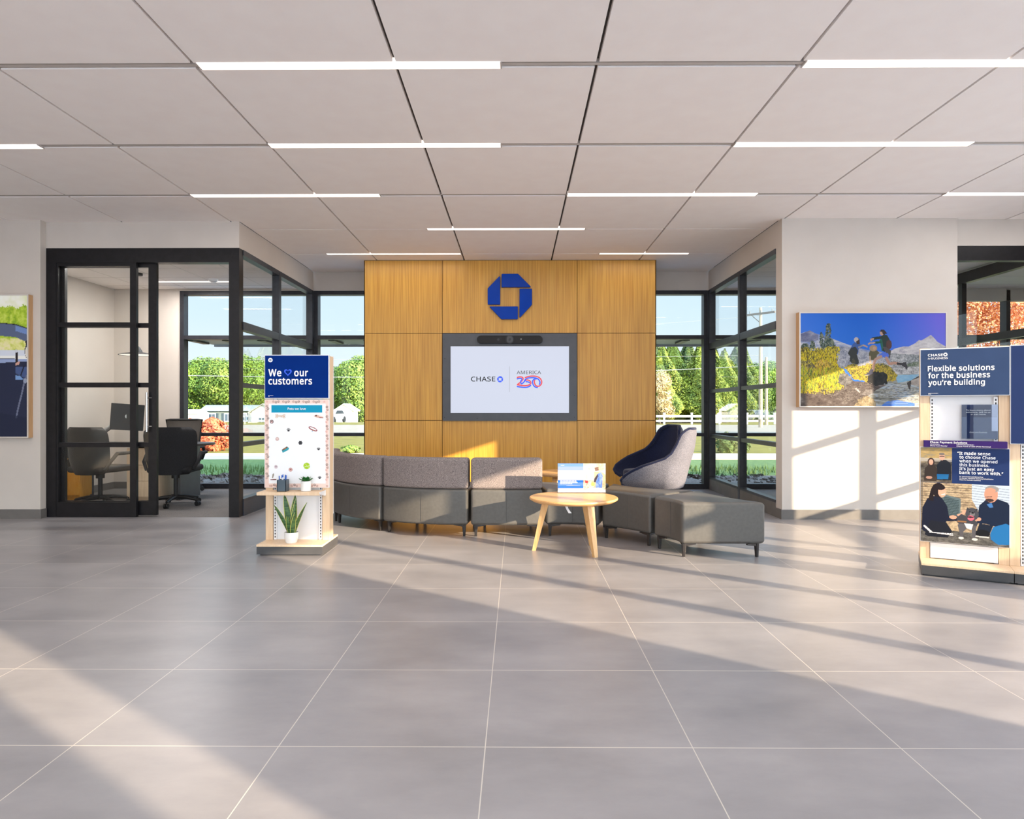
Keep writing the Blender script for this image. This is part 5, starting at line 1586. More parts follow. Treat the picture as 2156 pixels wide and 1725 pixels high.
# hiker in blue overalls
cv.poly([(930, 660), (960, 600), (1000, 570), (1040, 590), (1100, 620), (1110, 650), (1050, 660), (1040, 760), (920, 740)], (64, 98, 168))
cv.poly([(885, 740), (930, 660), (1000, 640), (1040, 700), (1020, 760), (1052, 860), (1044, 912), (1000, 908), (960, 820), (946, 894), (910, 860), (920, 790)], (52, 54, 52))
cv.poly([(940, 895), (965, 810), (1000, 860), (1000, 905)], (78, 74, 52)); cv.line([(960, 660), (1030, 720)], 16, (40, 48, 66))
cv.line([(1050, 650), (1120, 618), (1170, 640)], 24, (150, 150, 160)); cv.line([(1120, 620), (1178, 644)], 18, (206, 166, 150))
cv.ell(1038, 556, 26, 46, (92, 66, 58)); cv.ell(1012, 536, 34, 40, (206, 196, 196)); cv.poly([(1010, 560), (1060, 530), (1066, 600), (1020, 600)], (70, 50, 46))
# seated hiker in olive
cv.poly([(1200, 760), (1220, 700), (1280, 680), (1330, 700), (1366, 740), (1330, 760), (1310, 830), (1250, 850), (1216, 830)], (96, 90, 60))
cv.ell(1270, 665, 58, 48, (176, 150, 116)); cv.ell(1286, 664, 24, 26, (206, 166, 140)); cv.poly([(1205, 780), (1230, 780), (1240, 890), (1215, 880)], (190, 166, 140))
# leaping hiker
cv.poly([(1370, 560), (1390, 480), (1430, 455), (1480, 465), (1520, 540), (1530, 640), (1500, 690), (1440, 720), (1400, 700)], (34, 52, 48))
cv.poly([(1360, 540), (1400, 520), (1420, 640), (1400, 720), (1385, 640)], (32, 104, 84)); cv.line([(1400, 500), (1320, 510), (1260, 522)], 42, (28, 50, 44)); cv.line([(1270, 524), (1236, 530), (1240, 548)], 26, (206, 170, 150)); cv.line([(1380, 575), (1290, 580)], 34, (26, 84, 68)); cv.line([(1290, 582), (1215, 588), (1200, 600)], 22, (206, 170, 150))
cv.ell(1506, 610, 44, 70, (86, 52, 48)); cv.poly([(1470, 560), (1540, 560), (1545, 650), (1500, 680)], (92, 60, 56)); cv.poly([(1410, 640), (1470, 650), (1540, 700), (1520, 830), (1500, 800), (1440, 700)], (84, 78, 80))
cv.ell(1400, 432, 32, 38, (206, 166, 146)); cv.poly([(1368, 410), (1385, 384), (1430, 380), (1456, 410), (1484, 440), (1450, 448), (1440, 460), (1410, 420)], (46, 36, 42)); cv.ell(1424, 430, 16, 26, (54, 40, 38))
cv.poly([(1350, 770), (1410, 724), (1490, 740), (1510, 780), (1470, 812), (1440, 800), (1400, 800)], (84, 116, 226))
cv.line([(1385, 790), (1300, 836), (1284, 880), (1268, 990)], 40, (196, 156, 138)); cv.line([(1284, 900), (1266, 985)], 32, (176, 138, 122)); cv.line([(1466, 810), (1510, 900), (1590, 890), (1660, 900)], 40, (196, 150, 130)); cv.line([(1640, 898), (1720, 908)], 34, (48, 42, 46))
cv.poly([(1715, 880), (1760, 876), (1790, 950), (1780, 1000), (1750, 960), (1700, 930)], (54, 50, 56)); cv.poly([(1140, 1070), (1200, 1030), (1226, 978), (1272, 990), (1262, 1050), (1200, 1080)], (62, 62, 84)); cv.line([(1145, 1076), (1210, 1070)], 9, (190, 184, 180))
cv.a *= .78
cv.build('print', a, b_, c_, d_, yy - .0005, PRINT, t)

t, a, b_, c_, d_, yy = picture('framed_picture', 'tall framed car interior picture beside the black office door frame', -6.35, X(53, 7.30), Z(922, 7.30), Z(618, 7.30), yp, .075)
# photo units: x 78..240 across the visible strip, y 95..1632; the rest carries on to the left
cv = Canvas(-1000, 92, 242, 1632, 150, 220, 21)
gx, gy = cv.gx, cv.gy
full = np.ones((cv.h, cv.w), bool)
cv.mottle(full, [(236, 240, 200), (250, 250, 236), (250, 252, 244)], 220, 220)
cv.mottle(gy > 210 + (cv.noise(60, 60) - .5) * 120, [(120, 160, 40), (176, 204, 60), (214, 226, 110)], 70, 70)
cv.mottle((gy > 560), [(176, 190, 60), (226, 226, 140), (240, 230, 190)], 90, 70)
cv.put((gy > 690) & (gy < 760), (214, 220, 232)); cv.put((gy > 752) & (gy < 790), (240, 240, 236))
cv.poly([(-1000, 330), (78, 408), (242, 450), (242, 600), (200, 590), (78, 548), (-1000, 470)], (92, 104, 134)); cv.poly([(78, 420), (242, 462), (242, 520), (78, 480)], (116, 142, 196)); cv.line([(-1000, 330), (78, 409), (242, 452)], 9, (26, 26, 32))
cv.poly([(205, 590), (242, 580), (242, 660), (226, 650)], (36, 36, 42)); cv.ell(228, 700, 26, 70, (60, 64, 74)); cv.ell(226, 712, 17, 52, (226, 220, 210))
cv.poly([(-1000, 760), (242, 785), (242, 1632), (-1000, 1632)], (40, 46, 70)); cv.poly([(-1000, 800), (242, 782), (242, 812), (-1000, 860)], (150, 166, 206))
cv.poly([(78, 690), (104, 700), (112, 760), (104, 830), (78, 850)], (42, 36, 40)); cv.ell(88, 700, 22, 18, (206, 210, 222)); cv.poly([(78, 830), (134, 806), (128, 850), (78, 852)], (206, 160, 146))
cv.poly([(78, 870), (242, 870), (242, 980), (200, 990), (78, 940)], (72, 90, 134)); cv.line([(192, 866), (148, 966)], 18, (34, 40, 58)); cv.poly([(78, 962), (140, 970), (182, 1000), (176, 1012), (78, 1010)], (120, 156, 206))
cv.line([(230, 970), (200, 1030), (160, 1170), (110, 1330), (88, 1420)], 22, (110, 116, 140)); cv.ell(210, 1020, 26, 28, (150, 158, 180))
cv.poly([(-1000, 1260), (242, 1420), (242, 1632), (-1000, 1632)], (34, 40, 62), .7)
cv.build('print', a, b_, c_, d_, yy - .0005, PRINT, t)

# ================================================================== LEFT OFFICE FURNITURE
def office_chair(loc, rz, label, cover, mesh_back=False):
    """front of chair = -y"""
    t = thing('office_chair', label, 'office chair', loc, rz, 'office chairs in the left office')
    m = MB()
    N = 15
    if mesh_back:
        rowsO = []
        for z in np.linspace(.60, 1.05, 8):
            hw = .20 + .05 * (z - .6) / .45
            rowsO.append([(hw * u, .24 + .03 * (z - .6) - .05 * u * u * -1, z) for u in np.linspace(-1, 1, 9)])
        m.grid(rowsO)
        m.build('backrest', mat('chair mesh', srgb(72, 66, 62), srgb(86, 80, 74), rough=.8, noise=200), t)
        m = MB()
        pth = [rowsO[0][0], rowsO[4][0], rowsO[-1][0]] + rowsO[-1][1:-1] + [rowsO[-1][-1], rowsO[4][-1], rowsO[0][-1]]
        m.tube(pth, .014, 8)
        m.build('back_frame', BLKPL, t)
    else:
        fr, bk = [], []
        for z in np.linspace(.40, .985, 12):
            s = (z - .40) / .585
            hw = np.interp(s, [0, .08, .3, .8, .94, 1], [.20, .265, .30, .315, .30, .24])
            y0 = .24 + .07 * s * s
            th = np.interp(s, [0, .3, .9, 1], [.075, .09, .07, .03])
            f_, b2 = [], []
            for u in np.linspace(-1, 1, N):
                yc = y0 - .10 * abs(u) ** 2.2
                e_ = math.sqrt(max(0, 1 - abs(u) ** 6))
                f_.append((hw * u, yc - th / 2 * e_, z)); b2.append((hw * u, yc + th / 2 * e_, z))
            fr.append(f_); bk.append(b2)
        loops = [f_ + b2[::-1] for f_, b2 in zip(fr, bk)]
        vr = m.grid(loops, closed=True)
        m.bm.faces.new(vr[0][::-1]); m.bm.faces.new(vr[-1])
        m.build('backrest', cover, t, smooth=1.1)
    m = MB(); m.box(-.26, .26, -.26, .25, .42, .50, bev=.035, seg=4); m.build('seat', cover, t, smooth=1.1)
    for s in (-1, 1):
        m = MB()
        m.tube([(s * .27, .20, .46), (s * .315, .16, .56), (s * .315, .06, .655), (s * .315, -.16, .655)], [.02, .022, .024, .02], 8)
        m.build('armrest', cover, t)
    m = MB(); m.lathe([(.05, .34), (.05, .40), (.09, .42)], n=14); m.lathe([(.026, .09), (.026, .35)], n=14); m.build('column', BLKPL, t)
    m = MB(); m.tube([(.03, -.02, .39), (.20, -.04, .39), (.26, -.05, .38)], .007, 6); m.build('lever', BLKPL, t)
    m = MB()
    for k in range(5):
        a = 2 * PI * k / 5 + .3
        m.tube([(0, 0, .105), (.16 * math.cos(a), .16 * math.sin(a), .10), (.30 * math.cos(a), .30 * math.sin(a), .075)], [.03, .022, .015], 8)
    m.lathe([(.045, .075), (.045, .125)], n=14)
    m.build('base', BLKPL, t)
    for k in range(5):
        a = 2 * PI * k / 5 + .3
        cx, cy = .31 * math.cos(a), .31 * math.sin(a)
        m = MB()
        for s in (-1, 1):
            pX = Vector((-math.sin(a), math.cos(a), 0)) * s
            m.tube([Vector((cx, cy, .030)) + pX * .006, Vector((cx, cy, .030)) + pX * .026], .030, 12)
        m.tube([(cx, cy, .03), (cx, cy, .08)], .007, 6)
        m.build('caster', BLKPL, t)
    return t
office_chair((-4.28, 8.42, 0), R(180 + 8), 'black office chair seen through the open doorway', BLKFAB)
office_chair((-5.22, 8.40, 0), R(180 - 14), 'charcoal office chair behind the fixed glass leaf', BRFAB)
office_chair((-4.93, 9.78, 0), R(12), 'mesh-back office chair beyond the desk near the office window', BLKFAB, True)

t = thing('desk', 'maple and black desk across the left office', 'desk', (-5.0, 9.15, 0))
m = MB()
pl = [(-1.05, -.36), (.55, -.36)] + [(.55 + .30 * math.cos(a), .30 * 0 + .36 * math.sin(a)) for a in np.linspace(-PI / 2, PI / 2, 12)][1:-1] + [(.55, .36), (-1.05, .36)]
m.prism(pl, .715, .745, 'z', bev=.004)
m.build('desktop', mat('dark desk top', srgb(60, 56, 54), srgb(70, 66, 62), rough=.4), t)
for lx in (-.98, .52):
    m = MB(); m.box(lx - .03, lx + .03, -.28, .28, 0, .715); m.build('leg', CHAR, t)
t = thing('drawer_pedestal', 'pale maple drawer pedestal under the desk', 'drawer unit', (-4.93, 9.1, 0))
m = MB(); m.box(-.21, .21, -.26, .26, .03, .69); m.box(-.19, .19, -.24, .24, 0, .03); m.build('body', MAPLE, t)
for z0, z1 in ((.05, .25), (.26, .46), (.47, .67)):
    m = MB(); m.box(-.205, .205, -.275, -.26, z0, z1, bev=.002); m.build('drawer', MAPLE, t)
t = thing('credenza', 'amber wood cabinet low by the left office wall', 'cabinet', (-5.94, 8.95, 0))
AMB = mat('amber veneer', srgb(222, 150, 40), srgb(232, 166, 58), rough=.4, noise=6, stretch=(10, 10, 1))
m = MB(); m.box(-.17, .165, -.10, .16, .05, .55, bev=.003); m.box(-.16, .15, -.08, .14, 0, .05); m.build('body', AMB, t)
m = MB(); m.box(-.165, .16, -.115, -.10, .07, .54, bev=.002); m.build('door', AMB, t)

# monitor on an arm
t = thing('monitor', 'black computer monitor on a silver arm above the desk', 'monitor', (-5.95, 9.2, .745))
m = MB()
Mm = Matrix.Translation((.62, -.02, .36)) @ Matrix.Rotation(R(50), 4, 'Z') @ Matrix.Rotation(R(4), 4, 'Y')
m.box(-.21, .21, -.012, .018, -.19, .17, bev=.006, M=Mm)
m.build('panel', BLKPL, t)
m = MB(); m.box(-.20, .20, .018, .0195, -.18, .16, M=Mm); m.build('screen', mat('dark screen', srgb(30, 30, 34), rough=.2), t)
m = MB()
m.tube([(0, 0, 0), (0, 0, .10)], .022, 10); m.tube([(-.03, 0, .095), (.26, .0, .10)], .020, 10); m.tube([(.26, 0, .10), (.26, 0, .15)], .022, 10)
m.tube([(.26, 0, .14), (.57, -.02, .36)], [.03, .022], 10); m.tube([(.57, -.02, .36), (.62, -.03, .36)], .03, 12)
m.build('arm', mat('silver arm', srgb(196, 196, 196), rough=.4), t)
m = MB(); m.tube([(.05, 0, .005), (.10, -.03, .03), (.2, -.03, .05), (.3, -.03, .12), (.56, -.04, .30)], .006, 6); m.build('cable', BLKPL, t)

# pendant lamp
t = thing('pendant_lamp', 'flat black pendant lamp hanging in the left office', 'pendant lamp', (X(287, 9.0), 9.0, OZ))
m = MB(); m.lathe([(.06, -.03), (.06, 0)], n=20); m.build('canopy', BLKPL, t)
m = MB(); m.tube([(0, 0, -.02), (0, 0, -1.0)], .005, 6); m.build('cord', BLKPL, t)
m = MB(); m.lathe([(.235, -1.10), (.23, -1.093), (.06, -1.06), (.03, -1.0), (.012, -.98)], n=32, cap=False); m.build('shade', BLKPL, t)
m = MB(); m.lathe([(.22, -1.097), (.001, -1.09)], n=28, cap=False); m.build('glow_disc', mat('pendant glow', (1, .93, .82, 1), rough=.6, emit=((1, .93, .82, 1), .9)), t)
t = thing('smoke_detector', 'round white smoke detector on the left office ceiling', 'smoke detector', (X(447, 9.4), 9.4, OZ))
m = MB(); m.lathe([(.035, -.045), (.06, -.03), (.065, -.012), (.07, 0)], n=24); m.build('body', WHITEP, t)

# poster on the office side wall
t = thing('office_poster', 'blue and photo poster in silver frame on office side wall', 'poster', (-6.13, 8.35, 1.36), R(90))
m = MB(); m.box(-.44, .44, -.02, 0, 0, .62); m.build('frame', mat('silver frame', srgb(214, 214, 214), rough=.4), t)
cv = Canvas(0, 0, 100, 70, 110, 76, 8)
full = np.ones((cv.h, cv.w), bool)
cv.put(full, (46, 86, 180))
ph = cv.gx > 46
cv.mottle(ph, [(120, 104, 92), (176, 160, 146), (220, 208, 196)], 22, 16)
for k in range(6):
    cv.ell(52 + k * 8, 36 + (k % 2) * 3, 3.2, 4.5, (206, 156, 130)); cv.poly([(48 + k * 8, 42), (56 + k * 8, 42), (57 + k * 8, 70), (47 + k * 8, 70)], [(60, 90, 160), (206, 190, 160), (50, 50, 60), (150, 180, 214), (176, 110, 80), (40, 60, 110)][k])
for k in range(3):
    cv.line([(6, 30 + k * 8), (34 - 5 * (k % 2), 30 + k * 8)], 4, (240, 242, 248))
cv.build('print', -.42, .42, .02, .60, -.0205, PRINT, t)

# ================================================================== OUTSIDE
GZ = -.12
def ground(name, x0, x1, y0, y1, z, material, label, cat):
    m = MB(); m.box(x0, x1, y0, y1, z - .05, z)
    return struct(m.build(name, material), label, cat)
LAWN = mat('sunny lawn', srgb(96, 86, 8), srgb(130, 114, 28), rough=1, noise=2.2, detail=8, lo=.3, hi=.7)
LAWND = mat('lawn near building', srgb(66, 90, 40), srgb(100, 118, 56), rough=1, noise=9, detail=6)
CONC = mat('pale concrete', srgb(178, 158, 132), srgb(188, 170, 146), rough=.9, noise=2)
ROAD = mat('pale asphalt', srgb(142, 124, 102), srgb(154, 138, 116), rough=.9, noise=3)
MULCH = mat('dark mulch', srgb(62, 52, 46), srgb(124, 110, 100), rough=1, noise=26, detail=8, bump=.8)
ground('ground', -60, 60, YB + .22, 13.4, GZ + .01, MULCH, 'dark mulch bed right outside the tall windows', 'mulch')
ground('lawn', -60, 60, 13.4, 17.6, GZ + .005, LAWND, 'short green grass strip between mulch and sidewalk', 'lawn')
ground('sidewalk', -90, 90, 17.6, 20.0, GZ + .02, CONC, 'pale concrete sidewalk outside the windows', 'sidewalk')
ground('lawn', -140, 140, 20.0, 37.0, GZ, LAWN, 'sunlit yellow-green lawn beyond the sidewalk', 'lawn')
ground('road', -220, 220, 37.0, 58.0, GZ, ROAD, 'pale road beyond the lawn', 'road')
ground('lawn', -300, 300, 58.0, 70.0, GZ, LAWN, 'narrow grass verge across the road', 'lawn')
m = MB(); m.grid([[(-400, 70, GZ), (400, 70, GZ)], [(-400, 95, -1.3), (400, 95, -1.3)], [(-400, 300, -1.0), (400, 300, -1.0)]])
struct(m.build('field', LAWN), 'grass field falling away behind the houses', 'field')
m = MB(); m.box(9.0, 200, -120, 37, GZ - .06, GZ - .001); m.box(-200, -8.7, -120, 13.3, GZ - .06, GZ - .002); m.box(-8.7, 9.0, -120, -5.3, GZ - .06, GZ - .001)  # unseen lot, made extra pale to bounce daylight onto the hall ceiling
struct(m.build('ground', mat('light-bouncing concrete lot', srgb(232, 226, 220), srgb(238, 232, 226), rough=.9, noise=2)))

# mulch mounds and grass tufts
rnd = random.Random(12)
m = MB()
for k in range(2600):
    x = rnd.uniform(-7, 6); y = rnd.uniform(13.3, 15.2)
    hh = rnd.uniform(.05, .16); a = rnd.uniform(0, PI); d = .012
    bx, by = math.cos(a) * d, math.sin(a) * d
    m.poly([(x - bx, y - by, GZ), (x + bx, y + by, GZ), (x + rnd.uniform(-.04, .04), y + rnd.uniform(-.04, .04), GZ + hh)])
tag(m.build('grass', LAWND, smooth=0, fix=False), 'taller green grass blades along the mulch edge', 'grass', kind='stuff')
m = MB()
for k in range(2200):
    x = rnd.uniform(-7, 6.5); y = rnd.uniform(10.6, 13.2)
    hh = .03 + .13 * max(0, math.sin(x * 2.3 + 1) * math.sin(y * 1.7)) + rnd.uniform(0, .03)
    a = rnd.uniform(0, PI); s = rnd.uniform(.02, .06)
    c, d = math.cos(a) * s, math.sin(a) * s
    m.poly([(x - c, y - d, GZ + hh - .05), (x + c, y + d, GZ + hh - .03), (x + c - d * .4, y + d + c * .4, GZ + hh), (x - c - d * .4, y - d + c * .4, GZ + hh - .01)])
tag(m.build('mulch', MULCH, smooth=0, fix=False), 'loose dark mulch chips heaped outside the windows', 'mulch', kind='stuff')

# awning blade outside each window at transom height
t = thing('awning', 'long grey metal awning outside along the window transoms', 'awning', (.4, YB + .122, 2.255))
m = MB(); m.box(-5.49, 5.55, .08, 1.0, .03, .07); m.box(-5.49, 5.55, .96, 1.02, 0, .10)
m.build('blade', mat('grey awning metal', srgb(168, 172, 178), srgb(176, 180, 186), rough=.45), t)
for k in range(21):
    xx = -5.43 + k * .545
    m = MB(); m.box(xx - .05, xx + .05, .0, .55, .0, .06); m.build('bracket', MULLD, t)

# trees
def leafmat(name, a, b, ns=.8):
    m = mat(name, a, b, rough=.7, noise=ns, detail=6, lo=.35, hi=.65)
    return m
LM = {'d': leafmat('leaf green', srgb(58, 88, 24), srgb(124, 152, 44)), 'l': leafmat('leaf light green', srgb(82, 112, 34), srgb(138, 156, 62)),
      'c': leafmat('conifer yellow green', srgb(84, 104, 24), srgb(146, 154, 48)), 'k': leafmat('conifer dark green', srgb(44, 68, 28), srgb(104, 118, 48)),
      'r': leafmat('red leaf', srgb(170, 66, 36), srgb(222, 118, 72), 6), 'o': leafmat('orange leaf', srgb(200, 110, 60), srgb(240, 170, 110), 2), 't': leafmat('blossom tan', srgb(180, 150, 96), srgb(220, 196, 140), 3)}
BARK = mat('bark', srgb(98, 82, 66), srgb(130, 112, 92), rough=1, noise=8)
def crown_mesh(kind, hgt, rad, lo, n, size, seed):
    rr = random.Random(seed)
    m = MB()
    blobs = []
    if kind == 'round':
        for k in range(16):
            a = rr.uniform(0, 2 * PI); z = rr.uniform(0, 1); r_ = rad * .62 * math.sqrt(max(.05, 1 - (z - .45) ** 2 * 3)) * rr.uniform(.3, 1)
            blobs.append((r_ * math.cos(a), r_ * math.sin(a), lo + (hgt - lo) * (.12 + .76 * z), rad * rr.uniform(.32, .5)))
    for i in range(n):
        if kind == 'round':
            bx, by, bz, br = blobs[rr.randrange(len(blobs))]
            while True:
                d = Vector((rr.gauss(0, 1), rr.gauss(0, 1), rr.gauss(0, 1)))
                if d.length > .1:
                    break
            d.normalize()
            p = Vector((bx, by, bz)) + d * br * (rr.random() ** .25)
            nrm = (d + Vector((rr.gauss(0, .4), rr.gauss(0, .4), rr.gauss(.2, .4)))).normalized()
        else:
            s = rr.random() ** 1.3
            a = rr.uniform(0, 2 * PI)
            lob = .8 + .2 * math.sin(a * 5 + s * 9)
            prof = min(1, (1 - s) * 1.35) * (.25 + .75 * min(1, s * 6)) if kind == 'cone' else math.sin(PI * min(1, .12 + s * .88)) ** .6
            r_ = rad * prof * lob * rr.random() ** .3
            p = Vector((r_ * math.cos(a), r_ * math.sin(a), lo + (hgt - lo) * s))
            nrm = Vector((math.cos(a) + rr.gauss(0, .4), math.sin(a) + rr.gauss(0, .4), .5 + rr.gauss(0, .3))).normalized()
        u = nrm.cross(Vector((rr.gauss(0, 1), rr.gauss(0, 1), rr.gauss(0, 1)))).normalized()
        w_ = nrm.cross(u)
        s_ = size * rr.uniform(.6, 1.3)
        m.poly([p - u * s_, p - w_ * s_ * .6, p + u * s_, p + w_ * s_ * .6])
    return m
def tree(name, label, x, y, z, kind, lm, hgt, rad, lo, n, size, seed, group, cat='tree', src=None, sc=1, rz=0):
    t = thing(name, label, cat, (x, y, z), rz, group)
    t.scale = (sc, sc, sc)
    if src:
        for ch in src.children:
            c = ch.copy(); col.objects.link(c); c.parent = t
        return t
    crown_mesh(kind, hgt, rad, lo, n, size, seed).build('crown', LM[lm], t, smooth=0, fix=False)
    m = MB(); m.tube([(0, 0, 0), (0, 0, lo + (hgt - lo) * .6)], [rad * .07, rad * .03], 8); m.build('trunk', BARK, t)
    return t
GA = 'leafy trees behind the houses'
LA = 'broad leafy green tree in the tree line behind the houses'
s1 = tree('leafy_tree', LA, X(405, 100), 100, -1.3, 'round', 'd', 10.0, 5.0, 1.2, 22000, .155, 1, GA)
s2 = tree('leafy_tree', LA, X(470, 98), 98, -1.3, 'round', 'l', 9.6, 4.6, .8, 22000, .155, 2, GA)
rnd = random.Random(3)
for i, (px, yy, sc) in enumerate(((360, 104, .96), (440, 110, 1.02), (530, 100, 1.06), (600, 108, .95), (668, 112, 1.0), (700, 100, .92), (722, 106, .98), (758, 98, 1.04), (300, 100, 1.0), (550, 120, 1.1), (420, 122, 1.2))):
    tree('leafy_tree', LA, X(px, yy), yy, -1.3, '', '', 0, 0, 0, 0, 0, 0, GA, src=(s1, s2)[i % 2], sc=sc, rz=rnd.uniform(0, 6))
GB = 'conifers behind the white fence'
LBt = 'yellow-green conifer in the tall row behind the white fence'
c1 = tree('conifer', LBt, X(1478, 66), 66, -.1, 'cone', 'c', 8.6, 3.0, .2, 24000, .11, 5, GB)
c2 = tree('conifer', LBt, X(1420, 68), 68, -.1, 'cone', 'c', 8.0, 3.4, .2, 24000, .11, 6, GB)
c3 = tree('conifer', LBt, X(1440, 74), 74, -.2, 'cone', 'k', 8.4, 3.4, .2, 24000, .115, 7, GB)
for i, (px, yy, sc) in enumerate(((1360, 70, 1.0), (1395, 66, .98), (1450, 70, 1.02), (1500, 72, 1.0), (1525, 68, .93), (1548, 74, 1.0), (1570, 76, .95), (1335, 76, 1.1), (1380, 78, 1.12), (1410, 80, 1.1), (1520, 82, 1.05))):
    tree('conifer', LBt, X(px, yy), yy, -.15, '', '', 0, 0, 0, 0, 0, 0, GB, src=(c1, c2, c3)[i % 3], sc=sc, rz=rnd.uniform(0, 6))
for px, yy, sc in ((1590, 96, .9), (1612, 100, .86), (1640, 96, .9), (1670, 100, 1), (1560, 102, .9)):
    tree('leafy_tree', 'leafy green tree beyond the utility poles on the right', X(px, yy), yy, -1.0, '', '', 0, 0, 0, 0, 0, 0, 'leafy trees beyond the poles', src=s1, sc=sc, rz=rnd.uniform(0, 6))
tree('blossom_tree', 'tan-flowered tree at the left edge of the conifer row', X(1388, 62), 62, -.1, 'round', 't', 4.6, 1.8, .6, 7000, .08, 15, None)
# shrubs near the building
tree('red_shrub', 'red-leaved shrub outside the left office window', X(445, 21.5), 21.5, GZ, 'bush', 'r', 1.05, .72, .03, 3200, .05, 8, None, 'shrub')
tree('red_shrub', 'red-leaved shrub farther left, partly behind the office chairs', X(398, 22.5), 22.5, GZ, 'bush', 'r', 1.0, .6, .03, 2600, .05, 9, None, 'shrub')
tree('red_shrub', 'small red shrub by the road right of the wooden wall', X(1399, 34), 34, GZ, 'bush', 'r', .35, .5, .02, 700, .06, 10, None, 'shrub')
tree('green_shrub', 'green shrub on the lawn outside the right office, left pane', X(1528, 20.6), 20.6, GZ, 'bush', 'k', .62, .36, .02, 1800, .045, 11, None, 'shrub')
tree('green_shrub', 'small green shrub outside the right office, right pane', X(1566, 21), 21, GZ, 'bush', 'k', .42, .22, .02, 1100, .04, 12, None, 'shrub')
tree('green_shrub', 'low green plant by the sidewalk left of the wooden wall', X(737, 20.5), 20.5, GZ, 'bush', 'l', .22, .35, .02, 700, .04, 13, None, 'shrub')
# autumn trees seen through the right office
for i, (x, y, sc, lb_) in enumerate(((20.6, 29, 1.0, 'orange autumn tree outside the right office, nearest the frame post'), (24.2, 29.5, 1.1, 'orange autumn tree outside the right office at the frame edge'), (18.4, 33, .95, 'orange autumn tree farthest left behind the right office glass'))):
    if i == 0:
        oa = tree('autumn_tree', lb_, x, y, GZ, 'round', 'o', 7.0, 3.2, 1.0, 20000, .06, 17, None)
    else:
        tree('autumn_tree', lb_, x, y, GZ, '', '', 0, 0, 0, 0, 0, 0, None, src=oa, sc=sc, rz=i)

# houses and sheds
def house(label, x0, x1, y, z0, wall_h, roof_h, dep, wallm, roofm, wins, gable='x', shut=None):
    t = thing('house', label, 'house', ((x0 + x1) / 2, y, z0))
    L = (x1 - x0) / 2
    m = MB(); m.box(-L, L, 0, dep, 0, wall_h)
    if gable == 'y':
        m.prism([(-L, wall_h), (L, wall_h), (0, wall_h + roof_h)], 0.02, dep - .02, 'y')
    m.build('wall', wallm, t)
    m = MB()
    if gable == 'x':
        m.prism([(-.3, wall_h - .05), (dep + .3, wall_h - .05), (dep / 2, wall_h + roof_h)], -L - .2, L + .2, 'x')
    else:
        for s in (-1, 1):
            m.prism([(s * (L + .3), wall_h - .12), (0, wall_h + roof_h), (0, wall_h + roof_h + .12), (s * (L + .3), wall_h)], -.3, dep + .2, 'y')
    m.build('roof', roofm, t)
    for wx, w0, w1, ww in wins:
        m = MB(); m.box(wx - ww / 2, wx + ww / 2, -.04, 0, w0, w1); m.box(wx - ww * .42, wx - .03, -.05, -.04, w0 + .1, w1 - .1, mi=1); m.box(wx + .03, wx + ww * .42, -.05, -.04, w0 + .1, w1 - .1, mi=1)
        m.build('window', [WHITEP, mat('house glass', srgb(70, 84, 96), rough=.2)], t)
        if shut:
            for s in (-1, 1):
                m = MB(); m.box(wx + s * (ww / 2 + .18) - .15, wx + s * (ww / 2 + .18) + .15, -.05, 0, w0, w1); m.build('shutter', shut, t)
    return t
HG = mat('sage siding', srgb(100, 110, 104), srgb(110, 120, 114), rough=.8)
HR = mat('pale roof', srgb(136, 138, 132), srgb(146, 148, 142), rough=.9)
HW = mat('white siding', srgb(236, 236, 230), srgb(242, 242, 238), rough=.7)
SH = mat('dark shutter', srgb(56, 70, 76), rough=.7)
house('long sage-green mobile home seen through the left office window', X(420, 88), X(540, 88), 88, -1.3, 2.35, .75, 4, HG, HR, ((-2.2, .9, 2.0, 1.0), (-.1, .9, 2.0, 1.0), (1.9, .9, 2.0, 1.0)), 'x', SH)
house('white gabled house partly hidden behind the pet board stand', X(528, 80), X(578, 80), 80, -1.2, 2.1, .9, 5, HW, HR, ((-.2, .7, 1.5, .8),), 'y')
house('small white shed on the grass left of the wooden wall', X(707, 86), X(741, 86), 86, -1.0, 2.1, .75, 3, HW, HW, (), 'y')
house('small white shed behind the fence seen through right office glass', X(1499, 64.5), X(1518, 64.5), 64.5, -.1, 1.35, .4, 2, HW, HW, (), 'y')
house('small white camper-like house at the left edge of office window', X(381, 84), X(412, 84), 84, -1.0, 1.7, .5, 3, HW, HW, ((-.3, .6, 1.1, .8),), 'x')

# parked car left of the shed
t = thing('car', 'silver car parked beside the white shed', 'car', (X(698, 72), 72, -.2), R(80))
CARP = mat('silver car paint', srgb(190, 194, 200), rough=.25, metal=.3)
m = MB(); m.prism([(-2.1, .35), (-2.1, .75), (-1.9, .85), (-1.1, .92), (-.6, 1.38), (.8, 1.38), (1.4, .95), (2.05, .85), (2.1, .35)], -.85, .85, 'y', bev=.08, seg=2); m.build('body', CARP, t)
m = MB(); m.prism([(-.98, .94), (-.55, 1.3), (.75, 1.3), (1.22, .96)], -.87, .87, 'y'); m.build('windows', mat('car glass', srgb(40, 48, 56), rough=.1), t)
for wx in (-1.3, 1.3):
    for s in (-1, 1):
        m = MB(); m.tube([(wx, s * .72, .33), (wx, s * .88, .33)], .33, 18); m.build('wheel', BLKPL, t)

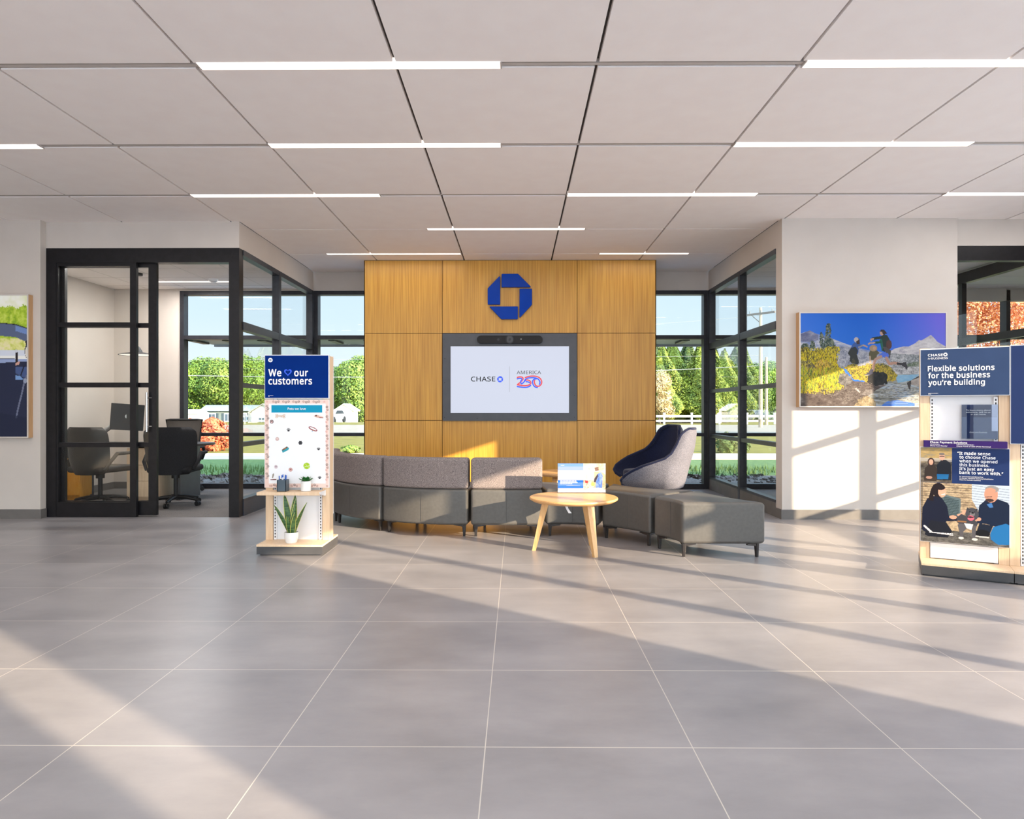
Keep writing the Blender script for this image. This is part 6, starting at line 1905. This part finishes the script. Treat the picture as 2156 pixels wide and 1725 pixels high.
# white rail fence
t = thing('rail_fence', 'white two-rail fence beyond the road on the right', 'fence', (X(1500, 60), 60, GZ))
FW = mat('white fence paint', srgb(244, 244, 240), rough=.6)
x0, x1 = X(1340, 60) - t.location.x, X(1640, 60) - t.location.x
n = int((x1 - x0) / 2.45)
for k in range(n + 1):
    xx = x0 + k * 2.45
    m = MB(); m.box(xx - .075, xx + .075, -.075, .075, 0, .98); m.box(xx - .1, xx + .1, -.1, .1, .98, 1.03); m.build('post', FW, t)
for z in (.30, .72):
    m = MB(); m.box(x0, x0 + n * 2.45, -.03, .03, z - .09, z + .09); m.build('rail', FW, t)

# utility poles and wires
def pole(label, x, y, hgt, arm, colr):
    t = thing('utility_pole', label, 'utility pole', (x, y, GZ))
    m = MB(); m.tube([(0, 0, 0), (0, 0, hgt)], [.16, .11], 10); m.build('pole', colr, t)
    if arm:
        m = MB(); m.box(-1.1, 1.1, -.06, .06, -.07, .07, M=Matrix.Translation((0, -.1, hgt - .45)) @ Matrix.Rotation(R(-50), 4, 'Z')); m.tube([(-.5, .5, hgt - .5), (0, 0, hgt - 1.15)], .03, 6); m.build('crossarm', BARK, t)
        for dx_ in (-.9, 0, .9):
            m = MB(); m.lathe([(.05, 0), (.05, .2)], (dx_ * .64, -.1 - dx_ * .77, hgt - .4), 8); m.build('insulator', HR, t)
POLE = mat('weathered pole', srgb(168, 150, 124), srgb(190, 172, 146), rough=.9, noise=6, stretch=(6, 6, 1))
pole('tall wooden utility pole with crossarm seen through right office', X(1600, 50), 50, Z(648, 50) - GZ, True, POLE)
pole('shorter pale utility pole right of the crossarm pole', X(1612, 58), 58, Z(752, 58) - GZ, False, POLE)
pole('wooden utility pole outside the left edge of the office window', X(250, 52), 52, 6.5, True, POLE)
def wire(label, pts, r_):
    m = MB(); m.tube([Vector(p) for p in pts], r_, 5); tag(m.build('power_line', HR), label, 'cable')
def sag(a, b, s, n=14):
    a, b = Vector(a), Vector(b)
    return [a + (b - a) * (k / n) - Vector((0, 0, s * 4 * (k / n) * (1 - k / n))) for k in range(n + 1)]
P1 = (X(1600, 50), 50, Z(770, 50)); P0 = (X(250, 52), 52, Z(782, 52))
wire('white cable across the trees at head-of-fence height', sag((X(200, 52), 52, Z(785, 52)), P1, .55), .028)
wire('upper cable crossing the trees left of the wooden wall', sag((X(200, 54), 54, Z(757, 54)), (X(1610, 58), 58, Z(748, 58)), .1), .014)
wire('high thin cable across the sky on the right', sag((X(900, 50), 50, Z(690, 50)), (X(1600, 50), 50, Z(664, 50)), .4), .010)
